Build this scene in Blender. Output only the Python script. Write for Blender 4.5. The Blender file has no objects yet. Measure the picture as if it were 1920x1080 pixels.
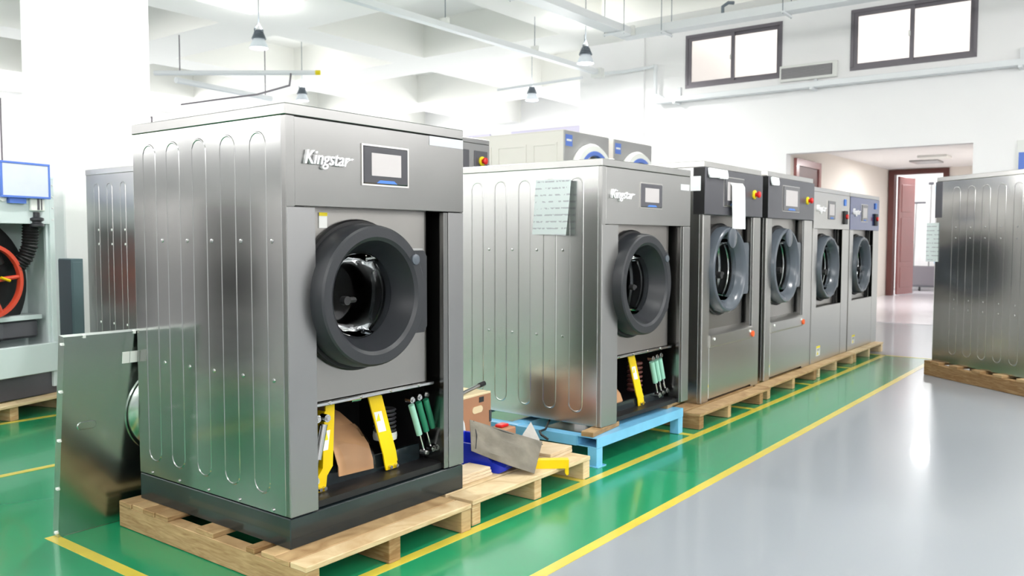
import bpy, bmesh, math, random
from mathutils import Matrix, Vector
random.seed(7)
PI = math.pi
S = 0.8                                   # all lengths below are in 0.8 m units; everything is scaled once at the end
scn = bpy.context.scene
C = scn.collection

# ------------------------------------------------------------------ camera
cam = bpy.data.cameras.new('camera'); camo = bpy.data.objects.new('camera', cam); C.objects.link(camo)
yaw, pitch, roll = 0.64805211, -0.0580084, 0.00171416
fw = Vector((math.cos(yaw)*math.cos(pitch), math.sin(yaw)*math.cos(pitch), math.sin(pitch)))
rt = Vector((math.sin(yaw), -math.cos(yaw), 0)); up = rt.cross(fw)
cr, sr = math.cos(roll), math.sin(roll)
rt, up = cr*rt + sr*up, -sr*rt + cr*up
M = Matrix((rt, up, -fw)).transposed().to_4x4()
M.translation = Vector((-2.32044583, -2.9750721, 1.50947173))*S
camo.matrix_world = M
cam.sensor_width = 36; cam.lens = 1585.62/1920*36
cam.clip_end = 200; cam.clip_start = 0.05
cam.dof.use_dof = True; cam.dof.focus_distance = 4.0*S; cam.dof.aperture_fstop = 5.0
scn.camera = camo
# ------------------------------------------------------------------ world, exposure
w = bpy.data.worlds.new('world'); scn.world = w; w.use_nodes = True
bg = w.node_tree.nodes['Background']; bg.inputs[0].default_value = (1.0, 0.985, 0.975, 1); bg.inputs[1].default_value = 8.5
scn.view_settings.view_transform = 'Standard'; scn.view_settings.look = 'None'
scn.view_settings.gamma = 1; scn.view_settings.exposure = 0.35; scn.view_settings.use_curve_mapping = False
LAMP_W = 60.0; UPLIGHT_W = 7.0
def portal(loc, rot, sx, sy):             # daylight portals in the modelled window openings
    l = bpy.data.lights.new('window_portal', 'AREA'); l.shape = 'RECTANGLE'; l.size = sx*S; l.size_y = sy*S
    l.cycles.is_portal = True
    o = bpy.data.objects.new('window_portal', l); C.objects.link(o); o.location = loc; o.rotation_euler = rot
# (portals are added with the walls that hold the openings)

# ------------------------------------------------------------------ helpers
def rgb(r, g, b):
    f = lambda c: ((c/255+0.055)/1.055)**2.4 if c > 10 else c/255/12.92
    return (f(r), f(g), f(b), 1)
def mat(name, col, rough=0.5, metal=0.0, bump=0.0, bscale=20, var=0.0, vscale=3, stretch=(1,1,1), coat=0.0, emit=None, estr=0, trans=0, spec=0.5, ior=1.45):
    m = bpy.data.materials.new(name); m.use_nodes = True; nt = m.node_tree; b = nt.nodes['Principled BSDF']
    b.inputs['Base Color'].default_value = col; b.inputs['Roughness'].default_value = rough; b.inputs['Metallic'].default_value = metal
    b.inputs['Coat Weight'].default_value = coat; b.inputs['Coat Roughness'].default_value = 0.06
    b.inputs['Transmission Weight'].default_value = trans; b.inputs['Specular IOR Level'].default_value = spec; b.inputs['IOR'].default_value = ior
    if emit: b.inputs['Emission Color'].default_value = emit; b.inputs['Emission Strength'].default_value = estr
    tc = nt.nodes.new('ShaderNodeTexCoord'); mp = nt.nodes.new('ShaderNodeMapping'); mp.inputs['Scale'].default_value = stretch
    nt.links.new(tc.outputs['Object'], mp.inputs['Vector'])
    if var:
        n = nt.nodes.new('ShaderNodeTexNoise'); n.inputs['Scale'].default_value = vscale; n.inputs['Detail'].default_value = 5
        nt.links.new(mp.outputs[0], n.inputs['Vector'])
        r = nt.nodes.new('ShaderNodeValToRGB')
        c1 = [max(0, c*(1-var)) for c in col[:3]]+[1]; c2 = [min(1, c*(1+var)) for c in col[:3]]+[1]
        r.color_ramp.elements[0].position = .3; r.color_ramp.elements[1].position = .7
        r.color_ramp.elements[0].color = c1; r.color_ramp.elements[1].color = c2
        nt.links.new(n.outputs[0], r.inputs[0]); nt.links.new(r.outputs[0], b.inputs['Base Color'])
    if bump:
        n = nt.nodes.new('ShaderNodeTexNoise'); n.inputs['Scale'].default_value = bscale; n.inputs['Detail'].default_value = 3
        nt.links.new(mp.outputs[0], n.inputs['Vector'])
        bp = nt.nodes.new('ShaderNodeBump'); bp.inputs['Strength'].default_value = bump; bp.inputs['Distance'].default_value = 0.01
        nt.links.new(n.outputs[0], bp.inputs['Height']); nt.links.new(bp.outputs[0], b.inputs['Normal'])
    return m
def steel(name, col, rough, wav=0.25, wsc=2.2, fine=0.0):
    """sheet steel: slow dents that bend the reflections, fine vertical grain in roughness and relief"""
    m = mat(name, col, rough, 1.0); nt = m.node_tree; b = nt.nodes['Principled BSDF']
    tc = nt.nodes.new('ShaderNodeTexCoord')
    n = nt.nodes.new('ShaderNodeTexNoise'); n.inputs['Scale'].default_value = wsc; n.inputs['Detail'].default_value = 1
    nt.links.new(tc.outputs['Object'], n.inputs['Vector'])
    bp = nt.nodes.new('ShaderNodeBump'); bp.inputs['Strength'].default_value = wav; bp.inputs['Distance'].default_value = 0.02
    nt.links.new(n.outputs[0], bp.inputs['Height'])
    nt.links.new(bp.outputs[0], b.inputs['Normal'])
    return m
def wood(name, c1, c2):
    m = mat(name, c1, 0.65); nt = m.node_tree; b = nt.nodes['Principled BSDF']
    tc = nt.nodes.new('ShaderNodeTexCoord'); oi = nt.nodes.new('ShaderNodeObjectInfo')
    mp = nt.nodes.new('ShaderNodeMapping'); mp.inputs['Scale'].default_value = (3, 3, 26)
    nt.links.new(tc.outputs['Object'], mp.inputs['Vector'])
    wv = nt.nodes.new('ShaderNodeTexNoise'); wv.inputs['Scale'].default_value = 2.5; wv.inputs['Detail'].default_value = 6; wv.inputs['Distortion'].default_value = 1.2
    nt.links.new(mp.outputs[0], wv.inputs['Vector'])
    ad = nt.nodes.new('ShaderNodeMath'); ad.operation = 'MULTIPLY_ADD'; ad.inputs[1].default_value = 0.45; ad.inputs[2].default_value = -0.22
    nt.links.new(oi.outputs['Random'], ad.inputs[0])
    a2 = nt.nodes.new('ShaderNodeMath'); a2.operation = 'ADD'; nt.links.new(ad.outputs[0], a2.inputs[0]); nt.links.new(wv.outputs[0], a2.inputs[1])
    r = nt.nodes.new('ShaderNodeValToRGB'); r.color_ramp.elements[0].position = .25; r.color_ramp.elements[1].position = .75
    r.color_ramp.elements[0].color = c2; r.color_ramp.elements[1].color = c1
    nt.links.new(a2.outputs[0], r.inputs[0]); nt.links.new(r.outputs[0], b.inputs['Base Color'])
    return m
def paper_mat(name, base, ink, scale=(1,1,1), thr=0.47):
    """sheet with rows of tiny unreadable handwriting"""
    m = mat(name, base, 0.7); nt = m.node_tree; b = nt.nodes['Principled BSDF']
    tc = nt.nodes.new('ShaderNodeTexCoord')
    mp = nt.nodes.new('ShaderNodeMapping'); mp.inputs['Scale'].default_value = scale; nt.links.new(tc.outputs['Object'], mp.inputs['Vector'])
    sp = nt.nodes.new('ShaderNodeSeparateXYZ'); nt.links.new(mp.outputs[0], sp.inputs[0])
    sn = nt.nodes.new('ShaderNodeMath'); sn.operation = 'SINE'; k = nt.nodes.new('ShaderNodeMath'); k.operation = 'MULTIPLY'; k.inputs[1].default_value = 170
    nt.links.new(sp.outputs[2], k.inputs[0]); nt.links.new(k.outputs[0], sn.inputs[0])
    gt = nt.nodes.new('ShaderNodeMath'); gt.operation = 'GREATER_THAN'; gt.inputs[1].default_value = 0.75; nt.links.new(sn.outputs[0], gt.inputs[0])
    n = nt.nodes.new('ShaderNodeTexNoise'); n.inputs['Scale'].default_value = 45; nt.links.new(mp.outputs[0], n.inputs['Vector'])
    g2 = nt.nodes.new('ShaderNodeMath'); g2.operation = 'GREATER_THAN'; g2.inputs[1].default_value = thr; nt.links.new(n.outputs[0], g2.inputs[0])
    mu = nt.nodes.new('ShaderNodeMath'); mu.operation = 'MULTIPLY'; nt.links.new(gt.outputs[0], mu.inputs[0]); nt.links.new(g2.outputs[0], mu.inputs[1])
    mx = nt.nodes.new('ShaderNodeMixRGB'); mx.inputs[1].default_value = base; mx.inputs[2].default_value = ink
    nt.links.new(mu.outputs[0], mx.inputs[0]); nt.links.new(mx.outputs[0], b.inputs['Base Color'])
    return m

class MB:
    def __init__(s): s.bm = bmesh.new()
    def box(s, x0, x1, y0, y1, z0, z1, bev=0, M=None):
        T = Matrix.Translation(((x0+x1)/2, (y0+y1)/2, (z0+z1)/2)) @ Matrix.Diagonal((abs(x1-x0), abs(y1-y0), abs(z1-z0), 1))
        r = bmesh.ops.create_cube(s.bm, size=1, matrix=T); vs = r['verts']
        if bev:
            es = list({e for v in vs for e in v.link_edges})
            q = bmesh.ops.bevel(s.bm, geom=es, offset=bev, segments=1, affect='EDGES', profile=0.5)
            vs = list({v for f in q['faces'] for v in f.verts})
        if M: bmesh.ops.transform(s.bm, matrix=M, verts=vs)
        return s
    def cyl(s, p0, p1, r0, r1=None, n=16, cap=True):
        p0 = Vector(p0); p1 = Vector(p1); d = p1-p0
        q = Vector((0,0,1)).rotation_difference(d.normalized()).to_matrix().to_4x4()
        bmesh.ops.create_cone(s.bm, cap_ends=cap, segments=n, radius1=r0, radius2=r0 if r1 is None else r1, depth=d.length,
                              matrix=Matrix.Translation((p0+p1)/2) @ q)
        return s
    def lathe(s, prof, c=(0,0,0), n=48, axis='y', close=False):
        """profile of (radius, distance along axis)"""
        rings = []
        for r, t in prof:
            ring = []
            for k in range(n if r > 1e-6 else 1):
                a = 2*PI*k/n; u, v = r*math.cos(a), r*math.sin(a)
                p = {'y': (u, t, v), 'z': (u, v, t), 'x': (t, u, v)}[axis]
                ring.append(s.bm.verts.new((p[0]+c[0], p[1]+c[1], p[2]+c[2])))
            rings.append(ring)
        if close: rings.append(rings[0])
        for a, b in zip(rings, rings[1:]):
            for k in range(n):
                A = [a[k % len(a)], a[(k+1) % len(a)], b[(k+1) % len(b)], b[k % len(b)]]
                f = []
                for v in A:
                    if v not in f: f.append(v)
                if len(f) > 2: s.bm.faces.new(f)
        return s
    def tube(s, pts, r, n=8, rads=None):
        pts = [Vector(p) for p in pts]; rings = []; prev = None
        for i, p in enumerate(pts):
            d = (pts[min(i+1, len(pts)-1)] - pts[max(i-1, 0)]).normalized()
            if prev is None: prev = d.orthogonal().normalized()
            a = (prev - d*prev.dot(d)).normalized(); prev = a; b = d.cross(a)
            rr = rads[i] if rads else r
            rings.append([s.bm.verts.new(p + rr*(a*math.cos(2*PI*k/n)+b*math.sin(2*PI*k/n))) for k in range(n)])
        for a, b in zip(rings, rings[1:]):
            for k in range(n): s.bm.faces.new((a[k], a[(k+1)%n], b[(k+1)%n], b[k]))
        s.bm.faces.new(rings[0]); s.bm.faces.new(rings[-1])
        return s
    def loft(s, polys, cap=True):
        rs = [[s.bm.verts.new(p) for p in q] for q in polys]; n = len(rs[0])
        for a, b in zip(rs, rs[1:]):
            for k in range(n): s.bm.faces.new((a[k], a[(k+1)%n], b[(k+1)%n], b[k]))
        if cap: s.bm.faces.new(rs[0]); s.bm.faces.new(rs[-1])
        return s
    def prism(s, poly, a0, a1, axis='y', M=None):
        f = {'y': lambda p, t: (p[0], t, p[1]), 'x': lambda p, t: (t, p[0], p[1]), 'z': lambda p, t: (p[0], p[1], t)}[axis]
        P = [[f(p, a0) for p in poly], [f(p, a1) for p in poly]]
        if M: P = [[M @ Vector(v) for v in q] for q in P]
        return s.loft(P)
    def plate_hole(s, x0, x1, z0, z1, cx, cz, r, y0, y1, n=48):
        """rectangular sheet in the xz plane with a round hole"""
        inner = []; outer = []
        for k in range(n):
            a = 2*PI*k/n + PI/4; dx, dz = math.cos(a), math.sin(a)
            t = min((x1-cx)/dx if dx > 1e-9 else 1e9, (x0-cx)/dx if dx < -1e-9 else 1e9, (z1-cz)/dz if dz > 1e-9 else 1e9, (z0-cz)/dz if dz < -1e-9 else 1e9)
            inner.append((cx+r*dx, cz+r*dz)); outer.append([cx+t*dx, cz+t*dz])
        for X in (x0, x1):
            for Z in (z0, z1):
                k = min(range(n), key=lambda i: (outer[i][0]-X)**2+(outer[i][1]-Z)**2); outer[k] = [X, Z]
        R = []
        for pts, y in ((outer, y0), (outer, y1), (inner, y1), (inner, y0)):
            R.append([s.bm.verts.new((p[0], y, p[1])) for p in pts])
        R.append(R[0])
        for a, b in zip(R, R[1:]):
            for k in range(n): s.bm.faces.new((a[k], a[(k+1)%n], b[(k+1)%n], b[k]))
        return s
    def mesh(s, name, m=None, ang=0.6):
        bmesh.ops.remove_doubles(s.bm, verts=s.bm.verts, dist=1e-5)
        bmesh.ops.recalc_face_normals(s.bm, faces=s.bm.faces)
        for f in s.bm.faces: f.smooth = True
        for e in s.bm.edges:
            if len(e.link_faces) != 2 or e.calc_face_angle(0) > ang: e.smooth = False
        me = bpy.data.meshes.new(name); s.bm.to_mesh(me); s.bm.free()
        if m: me.materials.append(m)
        return me
    def build(s, name, m, parent=None, loc=None, rot=None, ang=0.6, **kw):
        return put(name, s.mesh(name, m, ang), parent, loc, rot, **kw)
def put(name, me, parent=None, loc=None, rot=None, label=None, kind=None):
    o = bpy.data.objects.new(name, me); C.objects.link(o)
    if parent: o.parent = parent
    if loc: o.location = loc
    if rot: o.rotation_euler = rot
    if label: o['label'] = label
    if kind: o['kind'] = kind
    return o
def thing(name, label, cat, loc=(0,0,0), rz=0, group=None):
    o = bpy.data.objects.new(name, None); C.objects.link(o); o.location = loc; o.rotation_euler = (0,0,rz)
    o['label'] = label; o['category'] = cat
    if group: o['group'] = group
    o.empty_display_size = 0.1
    return o
def tag(o, label, cat, group=None):
    o['label'] = label; o['category'] = cat
    if group: o['group'] = group
    return o
def struct(name, mb, m, parent=None):
    o = mb.build(name, m, parent)
    if not parent: o['kind'] = 'structure'
    return o
def text_mesh(body, size, extrude, m, shear=0.0, bold=0.0, align='LEFT', sx=1.0):
    cu = bpy.data.curves.new('lettering', 'FONT'); cu.body = body; cu.size = size; cu.extrude = extrude; cu.shear = shear; cu.offset = bold
    cu.align_x = align; cu.resolution_u = 3
    t = bpy.data.objects.new('lettering', cu); C.objects.link(t); bpy.context.view_layer.update()
    me = bpy.data.meshes.new_from_object(t); C.objects.unlink(t); bpy.data.objects.remove(t); bpy.data.curves.remove(cu)
    me.transform(Matrix.Diagonal((sx,1,1,1)))
    me.materials.clear(); me.materials.append(m)
    return me
FRONT = Matrix.Rotation(PI/2, 4, 'X')     # text plane -> xz plane facing -y

# ------------------------------------------------------------------ materials
M_ = {}
M_['steel_side'] = steel('brushed_steel_side', (0.35,0.355,0.35,1), 0.14, 0.20, 1.4)
M_['steel'] = steel('brushed_steel', (0.26,0.26,0.255,1), 0.25, 0.12, 2.5)
M_['steel_soft'] = steel('satin_steel', (0.31,0.31,0.31,1), 0.33, 0.10, 2.0)
M_['steel_plate'] = steel('rolled_steel', (0.33,0.32,0.305,1), 0.30, 0.10, 3.0)
M_['steel_dark'] = steel('dark_steel', (0.24,0.24,0.235,1), 0.22, 0.2, 2.0)
M_['galv'] = steel('galvanised_steel', (0.44,0.50,0.46,1), 0.22, 0.06, 2)
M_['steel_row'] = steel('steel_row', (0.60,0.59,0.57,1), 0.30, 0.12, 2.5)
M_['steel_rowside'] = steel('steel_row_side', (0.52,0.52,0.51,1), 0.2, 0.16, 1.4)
M_['plate_row'] = steel('plate_row', (0.42,0.40,0.38,1), 0.28, 0.1, 3)
M_['steel_far'] = steel('steel_second_row_side', (0.50,0.49,0.485,1), 0.33, 0.12, 1.4)
M_['chrome'] = mat('chrome', (0.55,0.55,0.55,1), 0.18, 1)
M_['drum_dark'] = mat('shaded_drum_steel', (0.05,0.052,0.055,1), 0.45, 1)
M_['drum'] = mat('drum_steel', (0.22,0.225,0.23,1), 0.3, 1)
M_['rib'] = M_['steel_side']
M_['charcoal'] = mat('charcoal_plastic', (0.022,0.024,0.028,1), 0.38, bump=0.05, bscale=300)
M_['greyplastic'] = mat('grey_plastic', (0.085,0.10,0.12,1), 0.22)
M_['black'] = mat('black_enamel', (0.008,0.008,0.009,1), 0.5)
M_['rubber'] = mat('black_rubber', (0.01,0.01,0.011,1), 0.55)
M_['plinth'] = mat('dark_plinth_enamel', (0.011,0.018,0.021,1), 0.24, coat=0.3)
M_['panelgrey'] = mat('anthracite_panel', (0.095,0.095,0.108,1), 0.3, 0.3)
M_['glass'] = mat('door_glass', (0.72,0.75,0.76,1), 0.0, trans=1.0, ior=1.12)
M_['screen'] = mat('grey_screen_film', rgb(184,180,180), 0.3)
M_['bezel'] = mat('display_bezel', (0.05,0.05,0.058,1), 0.15, coat=0.5)
M_['blue'] = mat('blue_tab', rgb(70,120,200), 0.4)
M_['logo'] = mat('bright_letter_metal', (0.82,0.82,0.83,1), 0.35, 0.2)
M_['yellow'] = mat('yellow_enamel', rgb(232,196,0), 0.35, var=0.08)
M_['labelw'] = mat('white_label', rgb(228,230,226), 0.5)
M_['labely'] = mat('yellow_label', rgb(235,215,30), 0.5)
M_['ink'] = mat('label_ink', rgb(50,50,50), 0.6)
M_['red'] = mat('red_button', rgb(205,30,30), 0.3)
M_['orangered'] = mat('orange_dot', rgb(235,95,40), 0.5)
M_['green'] = mat('green_cylinder', rgb(40,120,90), 0.3)
M_['paleg'] = mat('pale_green_cylinder', rgb(150,200,180), 0.3)
M_['kraft'] = mat('kraft_paper', rgb(178,136,98), 0.7, var=0.12, vscale=6, bump=0.2, bscale=12)
M_['film'] = mat('clear_plastic_film', (1,1,1,1), 0.06, trans=1.0, bump=0.2, bscale=9, ior=1.12)
M_['card'] = mat('brown_cardboard', rgb(172,126,96), 0.8, var=0.08, vscale=5)
M_['cardlid'] = mat('plywood_lid', rgb(226,208,170), 0.7, var=0.06)
M_['wood'] = wood('new_pine', rgb(212,192,154), rgb(176,144,102))
M_['woodold'] = wood('weathered_pine', rgb(182,154,112), rgb(132,100,62))
M_['woodply'] = wood('plywood', rgb(214,198,170), rgb(190,168,136))
M_['bluesteel'] = mat('sky_blue_enamel', rgb(118,186,226), 0.3, var=0.06, vscale=8, coat=0.3)
M_['bluebin'] = mat('blue_plastic', rgb(28,52,190), 0.35, coat=0.2)
M_['canvas'] = mat('grey_canvas', rgb(118,113,102), 0.9, var=0.28, vscale=9, bump=1.0, bscale=12)
M_['canvasl'] = mat('pale_canvas', rgb(176,174,170), 0.85, var=0.12, vscale=12, bump=0.4, bscale=30)
M_['white'] = mat('white_wall_paint', rgb(240,240,240), 0.8, var=0.012, vscale=0.8)
M_['ceil'] = mat('ceiling_paint', rgb(248,248,243), 0.85, var=0.012, vscale=0.6)
M_['cream'] = mat('cream_wall_paint', rgb(236,230,222), 0.8)
M_['alu'] = mat('galvanised_trunking', rgb(226,230,232), 0.4)
M_['winframe'] = mat('grey_aluminium_frame', rgb(112,108,114), 0.4, 0.2)
M_['pane'] = mat('frosted_pane', (0.125,0.118,0.112,1), 0.5, trans=1.0, ior=1.1)
M_['redwood'] = mat('dark_red_frame', rgb(96,54,50), 0.4, var=0.1)
M_['redleaf'] = mat('red_brown_door', rgb(160,104,102), 0.25, coat=0.4)
M_['slate'] = mat('slate_enamel', rgb(92,112,118), 0.5)
M_['slated'] = mat('dark_slate_enamel', rgb(62,72,82), 0.5)
M_['lavender'] = mat('lavender_blind', rgb(206,202,222), 0.8)
M_['greywhite'] = mat('pale_grey_enamel', rgb(204,216,216), 0.35)
M_['beige'] = mat('pale_dryer_enamel', rgb(214,210,204), 0.35, 0.1)
M_['dryerfront'] = mat('grey_dryer_front', rgb(158,158,158), 0.35, 0.3)
M_['redwheel'] = mat('orange_red_casting', rgb(205,72,48), 0.35, coat=0.3)
M_['bluefilm'] = mat('blue_protective_film', rgb(64,76,130), 0.2, 0.55, coat=0.5)
M_['board'] = mat('whiteboard', rgb(206,212,224), 0.4, var=0.03, vscale=10)
M_['blueframe'] = mat('blue_frame', rgb(88,122,205), 0.4)
M_['paper'] = paper_mat('printed_form', rgb(204,214,214), rgb(168,172,178))
M_['papern'] = mat('blank_paper', rgb(214,218,220), 0.7)
M_['foam'] = mat('white_foam', rgb(236,240,242), 0.7)
M_['lens'] = mat('lamp_lens', (1,1,1,1), 0.4, emit=(0.93,0.97,1,1), estr=14)
M_['lampcone'] = mat('frosted_reflector', rgb(225,232,240), 0.3)
M_['lampbody'] = mat('lamp_fins', rgb(110,120,130), 0.5)
M_['tape'] = mat('clear_tape', rgb(225,228,232), 0.25, trans=0.35)
M_['line'] = mat('yellow_line_paint', rgb(206,188,70), 0.3, var=0.08, vscale=6, coat=0.3)

# floor: green lane and pale grey aisle, glossy epoxy with scuffs
def epoxy(name, col, rough, var):
    m = mat(name, col, rough, var=0, coat=0.25); nt = m.node_tree; b = nt.nodes['Principled BSDF']
    return m
M_['fgreen'] = epoxy('green_epoxy', rgb(30,138,92), 0.2, 0.05)
M_['fgrey'] = epoxy('grey_epoxy', rgb(142,148,154), 0.28, 0.008)
M_['fpale'] = epoxy('pale_corridor_floor', rgb(214,210,216), 0.25, 0.03)

# ------------------------------------------------------------------ setting
XW = 14.0                                  # face of the window wall
bm = bmesh.new()
def quad(x0, x1, y0, y1, mi, z=0.0):
    f = bm.faces.new([bm.verts.new(p) for p in ((x0,y0,z),(x1,y0,z),(x1,y1,z),(x0,y1,z))]); f.material_index = mi
quad(-3.2, 9.4, -0.83, 7, 0); quad(-9, -3.2, -0.83, 7, 1); quad(-9, 9.4, 7, 24, 1); quad(-9, 9.4, -10, -0.83, 1); quad(9.4, 24, -10, 24, 1)
me = bpy.data.meshes.new('floor'); bm.to_mesh(me); bm.free()
me.materials.append(M_['fgreen']); me.materials.append(M_['fgrey'])
put('floor', me, kind='structure')
struct('floor_corridor', MB().box(XW, 22.0, -0.47, 2.76, 0.001, 0.006), M_['fpale'])
# yellow floor lines
tn = 0
def line(x0, x1, y0, y1):
    global tn; tn += 1
    struct('trim_%d' % tn, MB().box(x0, x1, y0, y1, 0.0, 0.002), M_['line'])
line(-3.2, 9.4, -0.25, -0.19); line(-3.2, 9.35, -0.86, -0.80)
line(-0.41, -0.35, -0.19, 1.42)
for x in (2.1, 3.66, 4.92, 6.52, 7.95): line(x-.03, x+.03, -0.19, 2.77)
line(-3.2, 9.4, 2.77, 2.83); line(-3.2, 9.4, 4.41, 4.47)
line(9.34, 9.4, -0.80, 7); line(-3.23, -3.17, -0.80, 7)
# walls with openings
def wall_x(name, x0, x1, y0, y1, z1, holes, m):
    """wall across X between x0 and x1, holes as (ya, yb, za, zb)"""
    mb = MB(); ys = sorted({y0, y1} | {h[0] for h in holes} | {h[1] for h in holes})
    for a, b in zip(ys, ys[1:]):
        cuts = sorted((h[2], h[3]) for h in holes if h[0] < (a+b)/2 < h[1]); z = 0
        for za, zb in cuts:
            if za > z: mb.box(x0, x1, a, b, z, za)
            z = zb
        if z < z1: mb.box(x0, x1, a, b, z, z1)
    return struct(name, mb, m)
def wall_y(name, y0, y1, x0, x1, z1, holes, m):
    mb = MB(); xs = sorted({x0, x1} | {h[0] for h in holes} | {h[1] for h in holes})
    for a, b in zip(xs, xs[1:]):
        cuts = sorted((h[2], h[3]) for h in holes if h[0] < (a+b)/2 < h[1]); z = 0
        for za, zb in cuts:
            if za > z: mb.box(a, b, y0, y1, z, za)
            z = zb
        if z < z1: mb.box(a, b, y0, y1, z, z1)
    return struct(name, mb, m)
ZT = 6.65
WIN = [(2.86, 4.88, 4.62, 5.70), (-0.48, 1.59, 4.60, 5.70)]
wall_x('wall_right', XW, XW+.25, -10, 7.47, ZT, [(-0.47, 2.74, 0, 3.16)] + WIN, M_['white'])
struct('wall_return', MB().box(XW+.25, 23, 7.22, 7.47, 0, ZT), M_['white'])
struct('trim_pilaster', MB().box(XW-.06, XW, 5.82, 6.34, 0, ZT), M_['white'])
FARW = [(8.6+3.8*k, 11.8+3.8*k, 1.2, 4.3) for k in range(4)]  # hidden windows added to light the far ceiling and floor
wall_x('wall_far', 23, 23.25, 7.47, 24, ZT, FARW, M_['white'])
bh = [(x, x+3.4, 2.6, 5.6) for x in (0.5, 5.2, 9.9, 14.6)]
wall_y('wall_back', 24, 24.25, -9, 23.25, ZT, bh, M_['white'])
lh = [(y, y+3.6, 3.7, 5.6) for y in (-8.5, -3.6, 1.3, 6.2, 11.1, 16.0)]
wall_x('wall_left', -9.25, -9, -10, 24, ZT, lh, M_['white'])
fh = [(x, x+3.4, 3.9, 5.6) for x in (-8, -3.6, 0.8, 5.2, 9.6)]
wall_y('wall_front', -10.25, -10, -9, XW, ZT, fh, M_['white'])
wn = 2
def wframe(name, axis, at, a0, a1, z0, z1, n, m, fr=.06, depth=.08, rail=True):
    mb = MB()
    def bx(u0, u1, za, zb, off=0):
        if axis == 'x': mb.box(at+off, at+off+depth, u0, u1, za, zb)
        else: mb.box(u0, u1, at+off, at+off+depth, za, zb)
    bx(a0, a1, z0, z0+fr); bx(a0, a1, z1-fr, z1); bx(a0, a0+fr, z0+fr, z1-fr); bx(a1-fr, a1, z0+fr, z1-fr)
    for k in range(1, n):
        u = a0+(a1-a0)*k/n; bx(u-fr/2, u+fr/2, z0+fr, z1-fr)
    return struct(name, mb, m)
for h in lh:
    wn += 1; wframe('window_%d' % wn, 'x', -9.2, h[0], h[1], h[2], h[3], 4, M_['winframe'])
    portal((-9.12, (h[0]+h[1])/2, (h[2]+h[3])/2), (0, -PI/2, 0), h[3]-h[2], h[1]-h[0])
for h in fh:
    wn += 1; wframe('window_%d' % wn, 'y', -10.2, h[0], h[1], h[2], h[3], 4, M_['winframe'])
    portal(((h[0]+h[1])/2, -10.12, (h[2]+h[3])/2), (PI/2, 0, 0), h[1]-h[0], h[3]-h[2])
for h in bh:
    wn += 1; wframe('window_%d' % wn, 'y', 24.05, h[0], h[1], h[2], h[3], 3, M_['winframe'])
    portal(((h[0]+h[1])/2, 24.12, (h[2]+h[3])/2), (-PI/2, 0, 0), h[1]-h[0], h[3]-h[2])
for h in FARW:  # frames and portals of the added far-wall windows
    wn += 1; wframe('window_%d' % wn, 'x', 23.1, h[0], h[1], h[2], h[3], 3, M_['winframe'])
    portal((23.12, (h[0]+h[1])/2, (h[2]+h[3])/2), (0, PI/2, 0), h[3]-h[2], h[1]-h[0])
# the two high sliding windows
for i, h in enumerate(WIN):
    o = thing('window_%d' % (i+1), '', ''); del o['label']; del o['category']; o['kind'] = 'structure'
    a0, a1, z0, z1 = h; mid = (a0+a1)/2
    mb = MB(); fr = .055
    mb.box(13.985, 14.09, a0, a1, z0, z0+fr+.01); mb.box(13.985, 14.09, a0, a1, z1-fr-.01, z1); mb.box(13.985, 14.09, a0, a0+fr, z0+fr, z1-fr); mb.box(13.985, 14.09, a1-fr, a1, z0+fr, z1-fr)
    mb.build('window_frame', M_['winframe'], o)
    for k, (p, q) in enumerate(((a0+fr, mid+.04), (mid-.04, a1-fr))):
        x = 14.0 if k else 14.045; s_ = MB(); f2 = .068
        s_.box(x, x+.035, p, q, z0+fr, z0+fr+f2); s_.box(x, x+.035, p, q, z1-fr-f2, z1-fr); s_.box(x, x+.035, p, p+f2, z0+fr+f2, z1-fr-f2); s_.box(x, x+.035, q-f2, q, z0+fr+f2, z1-fr-f2)
        sa = s_.build('sash', M_['winframe'], o)
        MB().box(x+.012, x+.018, p+f2, q-f2, z0+fr+f2, z1-fr-f2).build('pane', M_['pane'], sa)
    MB().box(13.975, 14.0, mid+.02, mid+.05, (z0+z1)/2-.05, (z0+z1)/2+.04, .004).build('latch', M_['labelw'], o)
# ceiling: slab with a grid of deep beams
struct('ceiling', MB().box(-9.25, XW+.25, -10.25, 24.25, ZT, ZT+.2).box(XW+.25, 23.25, 7.22, 24.25, ZT, ZT+.2), M_['ceil'])
bm_ = MB()
for x in (-6.74, -1.89, 2.96, 7.81, 12.66, 17.51): bm_.box(x, x+1.34, -10 if x < 14 else 7.5, 24, 5.8, ZT)
xs = [(-9, -6.74), (-5.40, -1.89), (-.55, 2.96), (4.30, 7.81), (9.15, 12.66), (14.0, 17.51), (18.85, 23)]
for y in (-8.9, -3.9, 1.1, 6.1, 11.0, 15.8, 20.6):
    for (a, b) in xs:
        if a >= 14 and y < 7.5: continue
        bm_.box(a, b, y, y+1.0, 5.8, ZT)
struct('ceiling_beams', bm_, M_['ceil'])
# big white column behind the first machine, with its own base colour
struct('trim_column', MB().box(1.50, 2.39, 5.2, 6.0, 0, 5.8, .012), M_['white'])
for (x, y) in ((7.8, 15.8), (17.6, 15.8)): pass
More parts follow.
